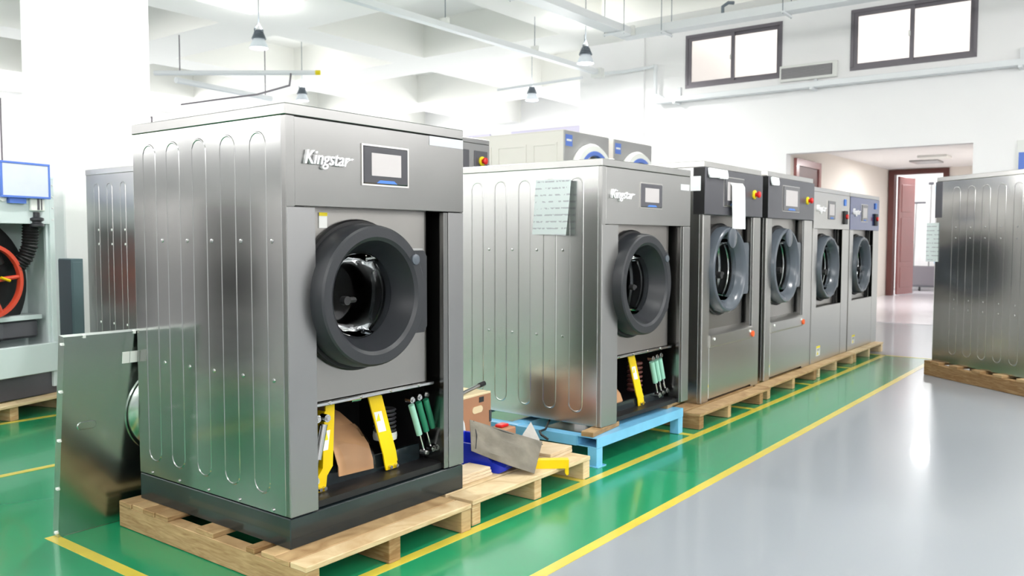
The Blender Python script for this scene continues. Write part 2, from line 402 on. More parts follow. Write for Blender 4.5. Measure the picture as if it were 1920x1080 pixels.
# corridor and room behind the opening
struct('wall_corridor_left', MB().box(XW+.25, 22.2, 2.76, 2.96, 0, 3.4), M_['cream'])
struct('wall_corridor_right', MB().box(XW+.25, 22.2, -0.67, -0.47, 0, 3.4), M_['cream'])
struct('ceiling_corridor', MB().box(XW+.25, 22.2, -0.67, 2.96, 3.38, 3.5), M_['white'])
wall_x('wall_corridor_end', 22.0, 22.2, -0.47, 2.76, 3.38, [(1.30, 2.72, 0, 3.34)], M_['cream'])
struct('wall_store_back', MB().box(25.6, 25.8, -0.5, 4.0, 0, 4), M_['white'])
struct('wall_store_left', MB().box(22.2, 25.6, 3.8, 4.0, 0, 4), M_['white'])
struct('wall_store_right', MB().box(22.2, 25.6, -0.5, -0.3, 0, 4), M_['white'])
struct('ceiling_store', MB().box(22.2, 25.8, -0.5, 4.0, 4, 4.1), M_['white'])
struct('floor_store', MB().box(22.0, 25.8, -0.5, 4.0, -.02, 0.004), M_['fpale'])
# end door: dark red frame, leaf opened inward
d = thing('door_1', '', ''); del d['label']; del d['category']; d['kind'] = 'structure'
fb = MB(); fb.box(21.94, 22.22, 2.60, 2.74, 0.006, 3.36); fb.box(21.94, 22.22, 1.28, 1.42, 0.006, 3.36); fb.box(21.94, 22.22, 1.42, 2.60, 3.24, 3.36)
fb.build('door_frame', M_['redwood'], d)
lf = MB(); ML = Matrix.Translation((22.22, 2.57, 0)) @ Matrix.Rotation(math.radians(-12), 4, 'Z')
lf.box(0, .95, -.05, 0, .02, 3.2, .004, ML)
leaf = lf.build('door_leaf', M_['redleaf'], d)
for (za, zb) in ((.2, .75), (.9, 2.1), (2.25, 3.0)):
    MB().box(.14, .80, -.062, -.05, za, zb, .008, ML).build('raised_panel', M_['redleaf'], leaf)
MB().cyl(ML @ Vector((.86, -.05, 1.45)), ML @ Vector((.86, -.11, 1.45)), .015).cyl(ML @ Vector((.88, -.11, 1.45)), ML @ Vector((.76, -.11, 1.45)), .012).build('door_handle', M_['chrome'], leaf)
# side door on the corridor's left wall
d = thing('door_2', '', ''); del d['label']; del d['category']; d['kind'] = 'structure'
fb = MB(); fb.box(14.50, 14.66, 2.70, 2.78, 0.006, 3.12); fb.box(15.92, 16.06, 2.70, 2.78, 0.006, 3.12); fb.box(14.66, 15.92, 2.70, 2.78, 2.98, 3.12)
fb.build('door_frame', M_['redleaf'], d)
leaf = MB().box(14.74, 15.92, 2.73, 2.755, .02, 2.98, .004).build('door_leaf', M_['redwood'], d)
for (za, zb) in ((.2, 1.2), (1.35, 2.75)): MB().box(14.9, 15.75, 2.72, 2.73, za, zb, .004).build('raised_panel', M_['redwood'], leaf)
# lavender blinds along the far wall
for (a, b) in ((8.2, 12.55), (12.7, 16.2), (17.2, 19.0)):
    tag(MB().box(22.93, 22.98, a, b, 4.6, 5.48, .006).build('window_blind', M_['lavender']), {8.2: 'pale lavender blind high on the far wall, nearest the white wall corner', 12.7: 'pale lavender blind high on the far wall, middle one of the three', 17.2: 'pale lavender blind high on the far wall, just above the dark control panel machine'}[a], 'blind', 'lavender blinds on the far wall')

# ------------------------------------------------------------------ washing machines
def stadium(cy, hw, z0, z1, n=10):
    p = []
    for k in range(n+1): a = PI*k/n; p.append((cy+hw*math.cos(a), z1-hw+hw*math.sin(a)))
    for k in range(n+1): a = PI+PI*k/n; p.append((cy+hw*math.cos(a), z0+hw+hw*math.sin(a)))
    return p
def ribs(root, side, W, ycs, hw, z0, z1, m, t=.003):
    """pressed stadium ribs on a side sheet; side -1 = x 0, +1 = x W; mesh data shared"""
    mb = MB(); c = .006
    mb.loft([[(-e, p[0], p[1]) for p in stadium(0, hw-d, z0+d, z1-d)] for d, e in ((0, 0), (.0035, t), (.0075, t), (.011, .0006))])
    me = mb.mesh('pressed_rib', m, .25)
    for y in ycs:
        put('pressed_rib', me, root, (0, y, 0) if side < 0 else (W, y, 0), None if side < 0 else (0, 0, PI))
def rivets(root, x, ys, zs, m):
    mb = MB()
    for y in ys:
        for z in zs: mb.lathe([(.011, 0), (.009, -.004), (0, -.006)], (x, y, z), 8, 'x')
    return mb.build('rivets', m, root, kind='stuff')
def door_ring(root, cx, cz, r, y, mring, mback, glass=True, style='round', gi=.78):
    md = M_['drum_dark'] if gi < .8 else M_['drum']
    """porthole door: thick ring, cone, bowl glass; y = plate plane, ring front at y-.16"""
    dp = .15 if gi < .8 else .115
    f = y-dp; n = 48; gb = gi-(.17 if gi < .8 else .13); gd = .13 if gi < .8 else .085
    prof = [(r*1.0, y+.005), (r*1.02, y-.05), (r, f+.03), (r*.985, f+.008), (r*.96, f), (r*(gi+.05), f), (r*gi, f+.012), (r*(gi-.05), f+gd*.4), (r*gb, f+gd), (r*(gb-.02), f+gd+.02), (r*.9, y+.005)]
    nn = 16 if style == 'octo' else 64
    d = MB().lathe(prof, (cx, 0, cz), nn, 'y', close=True).build('door_ring', mring, root, ang=.42)
    MB().lathe([(r*1.07, y), (r*1.08, y-.012), (r*1.06, y-.025), (r*.95, y-.025), (r*.95, y)], (cx, 0, cz), 64, 'y', close=True).build('door_seal', mback, root)
    rg = r*(gb-.01)
    if glass:
        k0 = f+gd-.01
        P = [(rg*1.03, k0), (rg*.99, k0+.08), (rg*.93, k0+.17), (rg*.75, k0+.215), (rg*.4, k0+.235), (0, k0+.24)]
        MB().lathe(P + [(max(0, a-.008) if a else 0, b-.008) for a, b in reversed(P)], (cx, 0, cz), 48, 'y').build('door_glass', M_['glass'], root)
    # drum mouth and drum
    MB().lathe([(rg*1.18, y+.01), (rg*1.12, y+.06), (rg*1.06, y+.10), (rg*1.16, y+.12), (rg*1.16, y+.02)], (cx, 0, cz), 48, 'y', close=True).build('gasket', M_['rubber'], root)
    MB().lathe([(rg*1.0, y+.02), (rg*.985, y+.028), (rg*1.0, y+.036), (rg*1.02, y+.028)], (cx, 0, cz), 48, 'y', close=True).build('glass_rim', M_['chrome'], root)
    MB().lathe([(rg*1.14, y+.12), (rg*1.10, y+.135), (rg*1.14, y+.15)], (cx, 0, cz), 48, 'y', close=True).build('drum_rim', M_['chrome'], root)
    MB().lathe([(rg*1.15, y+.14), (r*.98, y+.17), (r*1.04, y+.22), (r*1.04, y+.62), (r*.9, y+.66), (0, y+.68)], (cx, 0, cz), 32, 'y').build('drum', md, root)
    return d, f, rg
def hinge_side(root, cx, cz, r, x1, y, m, half=40):
    arc = [(cx+r*.97*math.cos(math.radians(t)), cz+r*.97*math.sin(math.radians(t))) for t in range(-half, half+1, 8)]
    h = r*.97*math.sin(math.radians(half))
    MB().prism(arc + [(x1-.02, cz+h), (x1, cz+h-.03), (x1, cz-h+.03), (x1-.02, cz-h)], y-.075, y-.003).build('hinge_block', m, root)
def button(root, x, y, z, s=1.0, base=None):
    b = MB().lathe([(.036*s, 0), (.036*s, -.012), (.030*s, -.016), (0, -.016)], (x, y, z), 20, 'y').build('emergency_collar', M_['labely'], root)
    MB().lathe([(.016*s, -.016), (.016*s, -.035), (.026*s, -.04), (.026*s, -.055), (.018*s, -.062), (0, -.064)], (x, y, z), 20, 'y').build('emergency_button', M_['red'], b)
def warn_label(root, x, y, z, w, h, name='warning_label'):
    o = MB().box(x, x+w, y-.002, y, z, z+h).build(name, M_['labelw'], root, label='white and yellow warning sticker')
    MB().box(x, x+w, y-.003, y-.002, z+h*.8, z+h).build('label_band', M_['labely'], o)
    t = MB().prism([(x+w*.12, z+h*.12), (x+w*.55, z+h*.12), (x+w*.335, z+h*.45)], y-.003, y-.002); t.build('label_triangle', M_['labely'], o)
    l = MB()
    for k in range(4): l.box(x+w*.1, x+w*.85, y-.003, y-.002, z+h*(.5+.065*k), z+h*(.52+.065*k))
    l.build('label_lines', M_['ink'], o)
def logo(root, x, y, z, w, h, m):
    me = text_mesh('Kingstar', 1.0, 0.03, m, shear=0.28, bold=0.004)
    q = bmesh.new(); q.from_mesh(me); g = bmesh.ops.duplicate(q, geom=q.verts[:]+q.edges[:]+q.faces[:])   # double strike makes the letters bold
    bmesh.ops.translate(q, verts=[v for v in g['geom'] if isinstance(v, bmesh.types.BMVert)], vec=(.030, .004, .004)); q.to_mesh(me); q.free()
    xs_ = [v.co.x for v in me.vertices]; zz = [v.co.y for v in me.vertices]
    sx = w*.95/(max(xs_)-min(xs_)); sz = h*1.3/(max(zz)-min(zz))
    me.transform(Matrix.Translation((-min(xs_), 0, 0))); me.transform(Matrix.Diagonal((sx, sz, .25, 1))); me.transform(FRONT)
    o = put('logo_lettering', me, root, (x, y-.007, z), label='raised silver letters reading Kingstar')
    # the flying tail of the last letter
    MB().prism([(x+w*(a-.055), z+h*(b-.04)) for a, b in ((.93,.36), (.97,.50), (1.01,.58), (1.05,.62), (1.045,.68), (1.10,.65), (1.055,.50), (1.05,.55), (1.01,.50), (.97,.42), (.94,.28))], y-.012, y-.001).build('logo_swoosh', m, root)
def display(root, x0, x1, z0, z1, y, sc=None, film=None, mb=None):
    o = MB().box(x0, x1, y-.012, y, z0, z1, .006).build('display_bezel', mb or M_['bezel'], root)
    rim = MB(); t = .008
    rim.box(x0-t, x1+t, y-.006, y, z0-t, z0); rim.box(x0-t, x1+t, y-.006, y, z1, z1+t); rim.box(x0-t, x0, y-.006, y, z0, z1); rim.box(x1, x1+t, y-.006, y, z0, z1)
    rim.build('display_rim', M_['steel_row'], o)
    w, h = x1-x0, z1-z0
    a, b, c, d_ = sc or (.16, .82, .22, .82)
    MB().box(x0+w*a, x0+w*b, y-.014, y-.012, z0+h*c, z0+h*d_).build('screen', M_['screen'], o)
    MB().prism([(x0+w*.27, z0+h*.03), (x0+w*.73, z0+h*.03), (x0+w*.66, z0+h*.11), (x0+w*.34, z0+h*.11)], y-.014, y-.012).build('blue_tab', M_['blue'], o)
def shell(root, W, D, H, m, top=.05, sides=True, ms=None):
    ms = ms or M_['steel_side']
    MB().box(0, .016, .03, D, 0, H-top, .002).build('side_panel', ms, root)
    MB().box(0, .045, -.0, .03, 0, H-top, .003).build('corner_post', m, root)
    MB().box(W-.016, W, .0, D-.0005, 0, H-top, .002).build('side_panel', ms, root)
    MB().box(.016, W-.016, D-.016, D, 0, H-top).build('back_panel', m, root)
    MB().box(-.004, W+.004, -.004, D+.004, H-top, H, .004).build('lid', m, root)
    MB().box(.016, W-.016, .02, D-.016, 0, .03).build('base_pan', M_['black'], root)

def damper(root, p0, p1, m, r=.019):
    """gas damper: eye, cylinder, rod, lower eye"""
    p0 = Vector(p0); p1 = Vector(p1); d = p1-p0
    o = MB().cyl(p0+d*.10, p0+d*.66, r, n=12).build('damper_cylinder', m, root)
    MB().cyl(p0+d*.66, p0+d*.95, r*.4, n=8).build('damper_rod', M_['chrome'], o)
    for q in (p0, p1): MB().cyl(q+Vector((0, -.02, 0)), q+Vector((0, .02, 0)), r*1.0, n=10).cyl(q+Vector((0, -.03, 0)), q+Vector((0, -.02, 0)), r*.6, n=6).build('damper_eye', M_['chrome'], o)
def open_front(root, W, H, D, c0, c1, zh, zp, dcx, dcz, dr, tray=.05):
    """front of the soft-mount machines with the lower cover off"""
    s = M_['steel_soft']
    y = .07
    MB().box(.045, W+.001, -.004, -.0005, zh+.003, H-.053, .003).build('header_panel', M_['steel'], root)
    MB().box(-.001, .045, -.004, -.0005, zh+.003, H-.053).build('header_trim', M_['steel'], root)
    MB().box(.0, c0, -.006, -.0005, 0, zh, .003).build('front_column', s, root)
    MB().box(c1+.035, W, -.006, -.0005, 0, zh, .003).build('front_column', s, root)
    MB().box(c0-.012, c0, -.0005, y+.02, 0, zh).build('column_return', s, root)
    MB().box(c1, c1+.034, -.003, .03, 0, zh, .003).build('column_edge', M_['steel_dark'], root)
    MB().box(c1+.02, c1+.033, .03, .16, 0, zh).build('column_return', M_['steel_dark'], root)
    MB().plate_hole(c0, c1-.07, zp, zh+.05, dcx, dcz, dr*.80, y, y+.012).build('drum_plate', M_['steel_plate'], root)
    MB().prism([(c1-.07, y), (c1-.055, y+.004), (c1-.045, y+.02), (c1-.045, y+.10), (c1-.06, y+.10), (c1-.06, y+.022), (c1-.07, y+.014)], zp, zh+.03, 'z').build('plate_bend', M_['steel_plate'], root)
    MB().box(c0, c1-.02, y-.02, y+.06, zp-.022, zp-.004, .003).build('plate_lip', M_['chrome'], root)
    b = MB()
    for k in range(4): b.cyl((c0+.12+.2*k, y-.02, zp-.011), (c0+.12+.2*k, y-.028, zp-.011), .008, n=8)
    b.build('lip_screws', M_['chrome'], root, kind='stuff')
    MB().box(c0, W-.02, y+.62, y+.64, .03, zp+.2).build('rear_shield', M_['black'], root)
    MB().box(c1+.034, c1+.05, y+.10, y+.62, .03, zp+.2).build('inner_wall', M_['black'], root)
    MB().box(c0-.05, c0-.03, .10, y+.62, .03, zp+.2).build('inner_wall', M_['black'], root)
    # tub belly seen from below
    MB().lathe([(.42, y+.16), (.44, y+.18), (.44, y+.55), (.42, y+.57)], (dcx, 0, dcz+.0), 40, 'y', close=True).build('outer_tub', M_['rubber'], root)
    # hinge block, ring door
    hinge_side(root, dcx, dcz, dr, dcx+dr*1.25, y, M_['charcoal'])
    MB().box(dcx+dr*.85, dcx+dr*1.18, y-.07, y-.04, dcz+dr*.63, dcz+dr*.66).build('hinge_pin', M_['chrome'], root)
    MB().lathe([(.026, 0), (.026, -.008), (.02, -.01), (0, -.01)], (dcx+dr*.76, y-.15, dcz+dr*.50), 20).build('hinge_cap', M_['greyplastic'], root)
    d_, f, rg = door_ring(root, dcx, dcz, dr, y, M_['charcoal'], M_['rubber'])
    k = MB().cyl((dcx-rg*.98, f+.02, dcz-.01), (dcx-rg*.98, f-.012, dcz-.01), .020, n=16)
    k.tube([(dcx-rg*.98, f+.005, dcz-.01), (dcx-rg*.75, f+.015, dcz-.01), (dcx-rg*.60, f+.03, dcz-.012)], .014)
    k.build('door_knob', M_['rubber'], root)
    b = MB()
    for a in (150, 165, 195, 210): b.cyl((dcx+dr*1.0*math.cos(math.radians(a)), y-.03, dcz+dr*1.0*math.sin(math.radians(a))), (dcx+dr*1.03*math.cos(math.radians(a)), y-.055, dcz+dr*1.03*math.sin(math.radians(a))), .006, n=8)
    b.build('ring_screws', M_['chrome'], root, kind='stuff')
def transit_bracket(root, pts, wd, y, lab, side=1):
    """yellow shipping bracket: bent strip along pts in the xz plane"""
    L = [(p[0]-wd/2, p[1]) for p in pts]; R_ = [(p[0]+wd/2, p[1]) for p in pts]
    o = MB()
    o.loft([[(l[0], y, l[1]), (r[0], y, r[1]), (r[0], y+.008, r[1]), (l[0], y+.008, l[1])] for l, r in zip(L, R_)])
    o.loft([[(r[0], y, r[1]), (r[0]+.006*side, y, r[1]), (r[0]+.006*side, y+.05, r[1]), (r[0], y+.05, r[1])] for r in (R_[1:-1] if side > 0 else L[1:-1])])
    o = o.build('transit_bracket', M_['yellow'], root, label='yellow painted bracket with a warning sticker')
    p, q = Vector(pts[1]), Vector(pts[-2]); m1 = p.lerp(q, lab); m2 = p.lerp(q, lab+.30); w = wd*.38
    MB().loft([[(a[0]-w, y-.002, a[1]), (a[0]+w*.6, y-.002, a[1]), (a[0]+w*.6, y, a[1]), (a[0]-w, y, a[1])] for a in (m1, m2)]).build('warning_sticker', M_['labelw'], o)
    c = p.lerp(q, lab+.08)
    MB().prism([(c[0]-w*.8, c[1]-.02), (c[0]+w*.1, c[1]-.02), (c[0]-w*.35, c[1]+.018)], y-.004, y-.002).build('warning_triangle', M_['labely'], o)
    b = MB(); e = pts[-1]
    for dx in (-.25, .25): b.cyl((e[0]+dx*wd, y-.018, e[1]+.015), (e[0]+dx*wd, y, e[1]+.015), .010, n=6)
    b.build('bracket_bolt', M_['chrome'], o)

# --- machine 1 (nearest) ------------------------------------------------
Z1 = .283
m1 = thing('washing_machine', 'nearest large stainless steel washer on a dark plinth, lower front cover removed', 'washing machine', (0, 0, Z1))
W, D, H = 1.166, 1.236, 1.807
shell(m1, W, D, H, M_['steel'])
open_front(m1, W, H, D, .155, 1.01, 1.365, .475, .458, .957, .335)
ribs(m1, -1, W, (1.083, .870, .647, .420, .195), .062, .075, 1.70, M_['steel_side'])
rivets(m1, -.0, (.975, .755, .552, .325, .1), (1.215, .60), M_['chrome'])
logo(m1, .09, -.004, 1.555, .275, .062, M_['logo'])
display(m1, .439, .736, 1.485, 1.664, -.004)
o = MB().box(.235, .283, .066, .07, 1.275, 1.345).build('warning_label', M_['labelw'], m1, label='white sticker with a yellow head')
MB().box(.235, .283, .064, .066, 1.33, 1.346).build('label_band', M_['labely'], o)
MB().box(.90, 1.163, -.006, -.004, 1.705, 1.752).build('clear_tape', M_['tape'], m1, label='strip of cloudy clear tape')
bl = MB()
for k in range(5): bl.cyl((.0, .12+.25*k, .014), (-.006, .12+.25*k, .014), .008, n=8)
bl.build('foot_bolts', M_['chrome'], m1, kind='stuff')
pl = MB().box(0, W, 0, D, -.143, -.006, .004); pl.build('plinth', M_['plinth'], m1, label='dark blue-black enamelled steel plinth')
MB().box(.16, 1.0, .17, .19, .0, .115, .002).build('front_crossbar', M_['plinth'], m1)
transit_bracket(m1, [(.335, .44), (.335, .41), (.32, .14), (.285, .10), (.275, .03)], .055, .12, .30, -1)
transit_bracket(m1, [(.61, .455), (.635, .43), (.735, .12), (.745, .07), (.755, .035)], .085, .13, .22, 1)
damper(m1, (.285, .10, .385), (.215, .10, .10), M_['chrome']); damper(m1, (.245, .12, .385), (.18, .12, .10), M_['chrome'])
for k in range(3): damper(m1, (.855+.055*k, .10, .385+.006*k), (.965+.052*k, .10, .085+.012*k), M_['green' if k else 'paleg'], .017)
MB().cyl((.47, .13, .44), (.53, .13, .44), .016, n=10).cyl((.53, .13, .445), (.60, .13, .455), .006, n=8).cyl((.58, .13, .455), (.62, .13, .46), .014, n=10).build('pipe_fitting', M_['chrome'], m1)
h = MB()
for k in range(6): h.lathe([(.055, 0), (.062, .007), (.055, .014)], (.83, .26, .20+.022*k), 20, 'z')
h.build('ribbed_hose', M_['panelgrey'], m1)
MB().lathe([(.063, 0), (.066, .02), (.063, .04)], (.83, .26, .16), 20, 'z').build('hose_clamp', M_['labelw'], m1)
# folded kraft packet lying on the crossbar of machine 1
def packet(loc, rz, name, label, s=1.0):
    r = thing(name, label, 'packet', loc, rz)
    b = MB(); prof = [(.30, .25), (.18, .22), (.08, .14), (.02, .075), (-.01, -.005), (-.012, -.05)]
    P = []
    for (yy, zz) in prof:
        wv = .10+.03*(yy < .1); P.append([(-wv*s, yy*s, zz*s), (wv*s, yy*s, (zz-.02)*s), (wv*s, yy*s+.006, (zz-.014)*s), (-wv*s, yy*s+.006, (zz+.006)*s)])
    b.loft(P); b.build('paper_sheet', M_['kraft'], r)
    return r
pk = packet((.52, .155, Z1+.125), .12, 'paper_packet', 'brown kraft packet under clear film inside the nearest washer')
f = MB(); P = []
for (yy, zz) in ((.10, .165), (.04, .105), (-.005, .04), (-.02, -.0), (-.022, -.03)):
    P.append([(-.10, yy-.012, zz+.004), (.12, yy-.012, zz-.012), (.12, yy-.010, zz-.010), (-.10, yy-.010, zz+.006)])
f.loft(P).build('clear_film', M_['film'], pk, label='crumpled clear plastic film')

# --- machine 2 ---------------------------------------------------------
Z2 = .232
KEEP = {k: M_[k] for k in ('steel_soft', 'steel', 'steel_plate')}
M_['steel_soft'] = steel('pale_satin_steel', (0.43,0.43,0.42,1), 0.33, 0.10, 2.0); M_['steel'] = M_['steel_soft']; M_['steel_plate'] = M_['plate_row']
m2 = thing('washing_machine', 'stainless washer on the sky blue steel pallet, printed form taped to its side', 'washing machine', (2.555, -.035, Z2), math.radians(-1.2))
W, D, H = 1.285, 1.38, 1.815
ss2 = steel('satin_steel_side', (0.60,0.605,0.59,1), 0.24, 0.14, 1.4); M_['ss2'] = ss2
shell(m2, W, D, H, M_['steel_soft'], ms=ss2)
open_front(m2, W, H, D, .205, 1.135, 1.375, .455, .49, .955, .36)
ribs(m2, -1, W, (1.095, .872, .650, .428, .205), .060, .08, 1.70, ss2, .002)
rivets(m2, 0, (.98, .76, .54, .315), (1.2, .6), M_['chrome'])
logo(m2, .09, -.004, 1.555, .31, .062, M_['logo'])
display(m2, .50, .81, 1.505, 1.675, -.004, mb=M_['panelgrey'])
MB().box(1.12, 1.26, -.006, -.004, 1.655, 1.70).build('white_tape', M_['papern'], m2, label='small white tape')
MB().cyl((.83, .0, 1.10), (.83, -.01, 1.10), .012).build('orange_mark', M_['orangered'], m2)
MB().box(.22, 1.12, .12, .14, 0, .09, .002).build('front_crossbar', M_['plinth'], m2)
transit_bracket(m2, [(.55, .44), (.575, .42), (.70, .12), (.72, .09), (.735, .03)], .085, .10, .25, 1)
for k in range(3): damper(m2, (.87+.062*k, .10, .37+.006*k), (.98+.06*k, .10, .075+.01*k), M_['paleg'], .02)
h = MB()
for k in range(7): h.lathe([(.055, 0), (.062, .01), (.055, .02)], (.80, .20, .12+.034*k), 20, 'z')
h.build('ribbed_hose', M_['redwood'], m2)
M_.update(KEEP)
packet((2.555+.42, .09, Z2+.09), .1, 'paper_packet', 'brown kraft sheet hanging in the washer on the blue pallet', .95)
# printed form taped on machine 2's side
pf = MB(); P = []
for (zz, dx) in ((1.92, -.006), (1.80, -.009), (1.66, -.014), (1.54, -.022)):
    t = (1.92-zz)/.38; P.append([(2.553+dx-.002, .50+.02*t, zz), (2.553+dx-.012, .34+.02*t, zz), (2.553+dx-.028, .19+.03*t, zz-.008), (2.553+dx-.025, .19+.03*t, zz-.008), (2.553+dx-.009, .34+.02*t, zz), (2.553+dx+.001, .50+.02*t, zz)])
tag(pf.loft(P).build('printed_form', M_['paper']), 'white printed form taped to the side of the washer on the blue pallet', 'paper')

# --- machines 3 and 4: black control heads, closed fronts ----------------
def black_head(x, W, H, label, screen, em, note, z=.13, pads=1, door_z=1.115, D=1.25, y=0.0, rz=0):
    r = thing('washing_machine', label, 'washing machine', (x, y, z), rz, None)
    s = M_['steel']; s2 = M_['steel_row']
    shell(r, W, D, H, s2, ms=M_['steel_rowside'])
    zh = 1.585
    MB().box(-.006, W+.004, -.02, .09, zh, H-.052, .004).build('control_head', M_['panelgrey'], r, label='anthracite control head')
    MB().box(-.008, -.006, -.015, .085, zh, H-.055).build('head_cheek', M_['black'], r)
    MB().box(.0, .14, -.006, -.0005, 0, zh-.003, .003).build('front_column', s2, r)
    MB().box(1.10, W, -.006, -.0005, 0, zh-.003, .003).build('front_column', s2, r)
    MB().box(1.06, 1.10, .0, .04, .56, zh-.003, .003).build('column_edge', s, r)
    MB().box(1.085, 1.10, .04, .15, .56, zh).build('column_return', s, r)
    MB().plate_hole(.14, 1.02, .55, zh+.02, .50, door_z, .29, .07, .082).build('drum_plate', M_['plate_row'], r)
    MB().box(1.02, 1.035, .07, .2, .5, zh).build('plate_bend', s, r)
    MB().prism([(.07, .60), (-.004, .57), (-.02, .56), (-.02, .47), (-.004, .455), (.03, .455)], .14, 1.10, 'x').build('lower_lip', M_['steel_row'], r)
    MB().box(.143, 1.10, -.008, .03, .02, .455, .003).build('lower_cover', s2, r)
    b = MB()
    for xx in (.22, 1.02): b.cyl((xx, -.02, .53), (xx, -.028, .53), .012, n=8)
    b.build('cover_screws', M_['labelw'], r, kind='stuff')
    MB().cyl((1.08, -.02, .50), (1.08, -.032, .50), .028, n=16).build('orange_dot', M_['orangered'], r)
    # door: broad grey ring with disc cap on top
    rr = .375; yy = .07
    d_, f, rg = door_ring(r, .50, door_z, rr, yy, M_['greyplastic'], M_['rubber'], gi=.86)
    MB().lathe([(.09, f+.0), (.09, f-.012), (.08, f-.016), (0, f-.016)], (.50, 0, door_z+rr*.74), 32).build('ring_cap', M_['greyplastic'], r)
    hinge_side(r, .50, door_z, rr, 1.0, yy, M_['greyplastic'])
    MB().cyl((.50-rg*.92, f+.02, door_z-.04), (.50-rg*.92, f-.02, door_z-.04), .030, n=16).tube([(.50-rg*.9, f-.0, door_z-.04), (.50-rg*.6, f+.02, door_z-.035), (.5-rg*.45, f+.03, door_z-.03)], .016).build('door_knob', M_['rubber'], r)
    display(r, screen[0], screen[1], 1.665, 1.91, -.02, sc=(.12, .85, .2, .85))
    button(r, em, -.02, 1.79, 1.15)
    warn_label(r, .13, -.003, .035, .13, .11)
    for k in range(pads):
        a = .03+.19*k
        MB().loft([[(a, -.022, H-.06), (a+.19, -.022, H-.06), (a+.19, -.035, H-.055), (a, -.035, H-.055)], [(a, -.028, H-.11), (a+.19, -.028, H-.10), (a+.19, -.045, H-.10), (a, -.04, H-.11)],
                   [(a+.02, -.030, H-.135), (a+.17, -.030, H-.13), (a+.17, -.05, H-.13), (a+.02, -.045, H-.135)]]).build('foam_pad', M_['foam'], r, label='white foam pad')
    ribs(r, -1, W, (1.0, .78, .56, .34), .055, .08, 1.72, M_['steel_rowside']); rivets(r, 0, (.9, .68, .45), (1.4, .7), M_['chrome'])
    return r
m3 = black_head(4.222, 1.275, 2.025, 'steel washer with dark control head and a white note hanging over its screen', (.37, .80), 1.06, True, pads=2)
MB().box(-.010, -.008, .18, .24, 1.10, 1.16).build('side_sticker', M_['labely'], m3)
MB().box(-.012, -.008, .02, .17, 1.78, 1.90).build('foam_patch', M_['foam'], m3)
nt_ = MB(); P = []
for (zz, dy) in ((2.01, -.026), (1.97, -.05), (1.83, -.055), (1.70, -.058), (1.60, -.060)): P.append([(4.70, dy, zz), (4.98, dy-.004, zz), (4.98, dy-.001, zz), (4.70, dy+.003, zz)])
tag(nt_.loft(P).build('hanging_note', M_['papern']), 'long white paper hanging from the dark control head over the door', 'paper')
m4 = black_head(5.66, 1.36, 2.035, 'steel washer with dark control head, its screen uncovered, second in the far row', (.38, .86), 1.13, False, pads=1, z=.13)

# --- machines 5 and 6: small steel machines at the row's end -------------
def end_machine(x, label, film, z=.13, W=1.36, H=1.955):
    r = thing('washing_machine', label, 'washing machine', (x, 0, z)); D = 1.2
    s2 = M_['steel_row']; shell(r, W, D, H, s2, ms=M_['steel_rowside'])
    zh = 1.50; dz = 1.06
    MB().box(-.001, W+.001, -.006, -.0005, zh, H-.052).build('header_panel', M_['bluefilm'] if film else M_['steel_row'], r, label='header under blue protective film' if film else None)
    MB().box(.0, .15, -.006, -.0005, 0, zh-.003, .003).build('front_column', s2, r)
    MB().box(1.09, W, -.006, -.0005, 0, zh-.003, .003).build('front_column', s2, r)
    MB().box(1.05, 1.09, .03, .15, .62, zh).build('column_return', M_['steel'], r)
    MB().box(.15, 1.09, -.003, .03, 0, .62, .003).build('lower_cover', s2, r)
    MB().plate_hole(.15, 1.0, .58, zh+.02, .52, dz, .28, .07, .082).build('drum_plate', M_['plate_row'], r)
    MB().box(1.0, 1.02, .05, .2, .58, zh).build('plate_bend', M_['black'], r)
    rr = .36
    d_, f, rg = door_ring(r, .52, dz, rr, .07, M_['greyplastic'], M_['rubber'], style='octo', gi=.86)
    hinge_side(r, .52, dz, rr, .97, .07, M_['greyplastic'], 45)
    MB().cyl((.52-rg*.9, f+.02, dz-.05), (.52-rg*.9, f-.02, dz-.05), .03, n=12).tube([(.52-rg*.9, f, dz-.05), (.52-rg*.5, f+.02, dz-.03)], .018).build('door_knob', M_['rubber'], r)
    logo(r, .09, -.006, 1.69, .33, .075, M_['logo'])
    display(r, .48, .76, 1.61, 1.82, -.006)
    MB().box(1.10, 1.22, -.03, -.006, 1.56, 1.72, .006).build('switch_box', M_['black'], r)
    MB().cyl((1.16, -.03, 1.65), (1.16, -.05, 1.65), .028, n=16).build('stop_button', M_['red'], r)
    MB().box(1.13, 1.19, -.02, -.006, 1.78, 1.86, .004).build('blue_sticker', M_['blue'], r)
    warn_label(r, .20, -.003, .07, .13, .11)
    ribs(r, -1, W, (1.0, .78, .56, .34), .055, .08, 1.65, M_['steel_rowside'])
    return r
m5 = end_machine(7.06, 'steel washer with plain header standing between the dark-headed one and the blue-filmed one', False)
m6 = end_machine(8.46, 'last steel washer of the row, header covered in blue protective film', True)

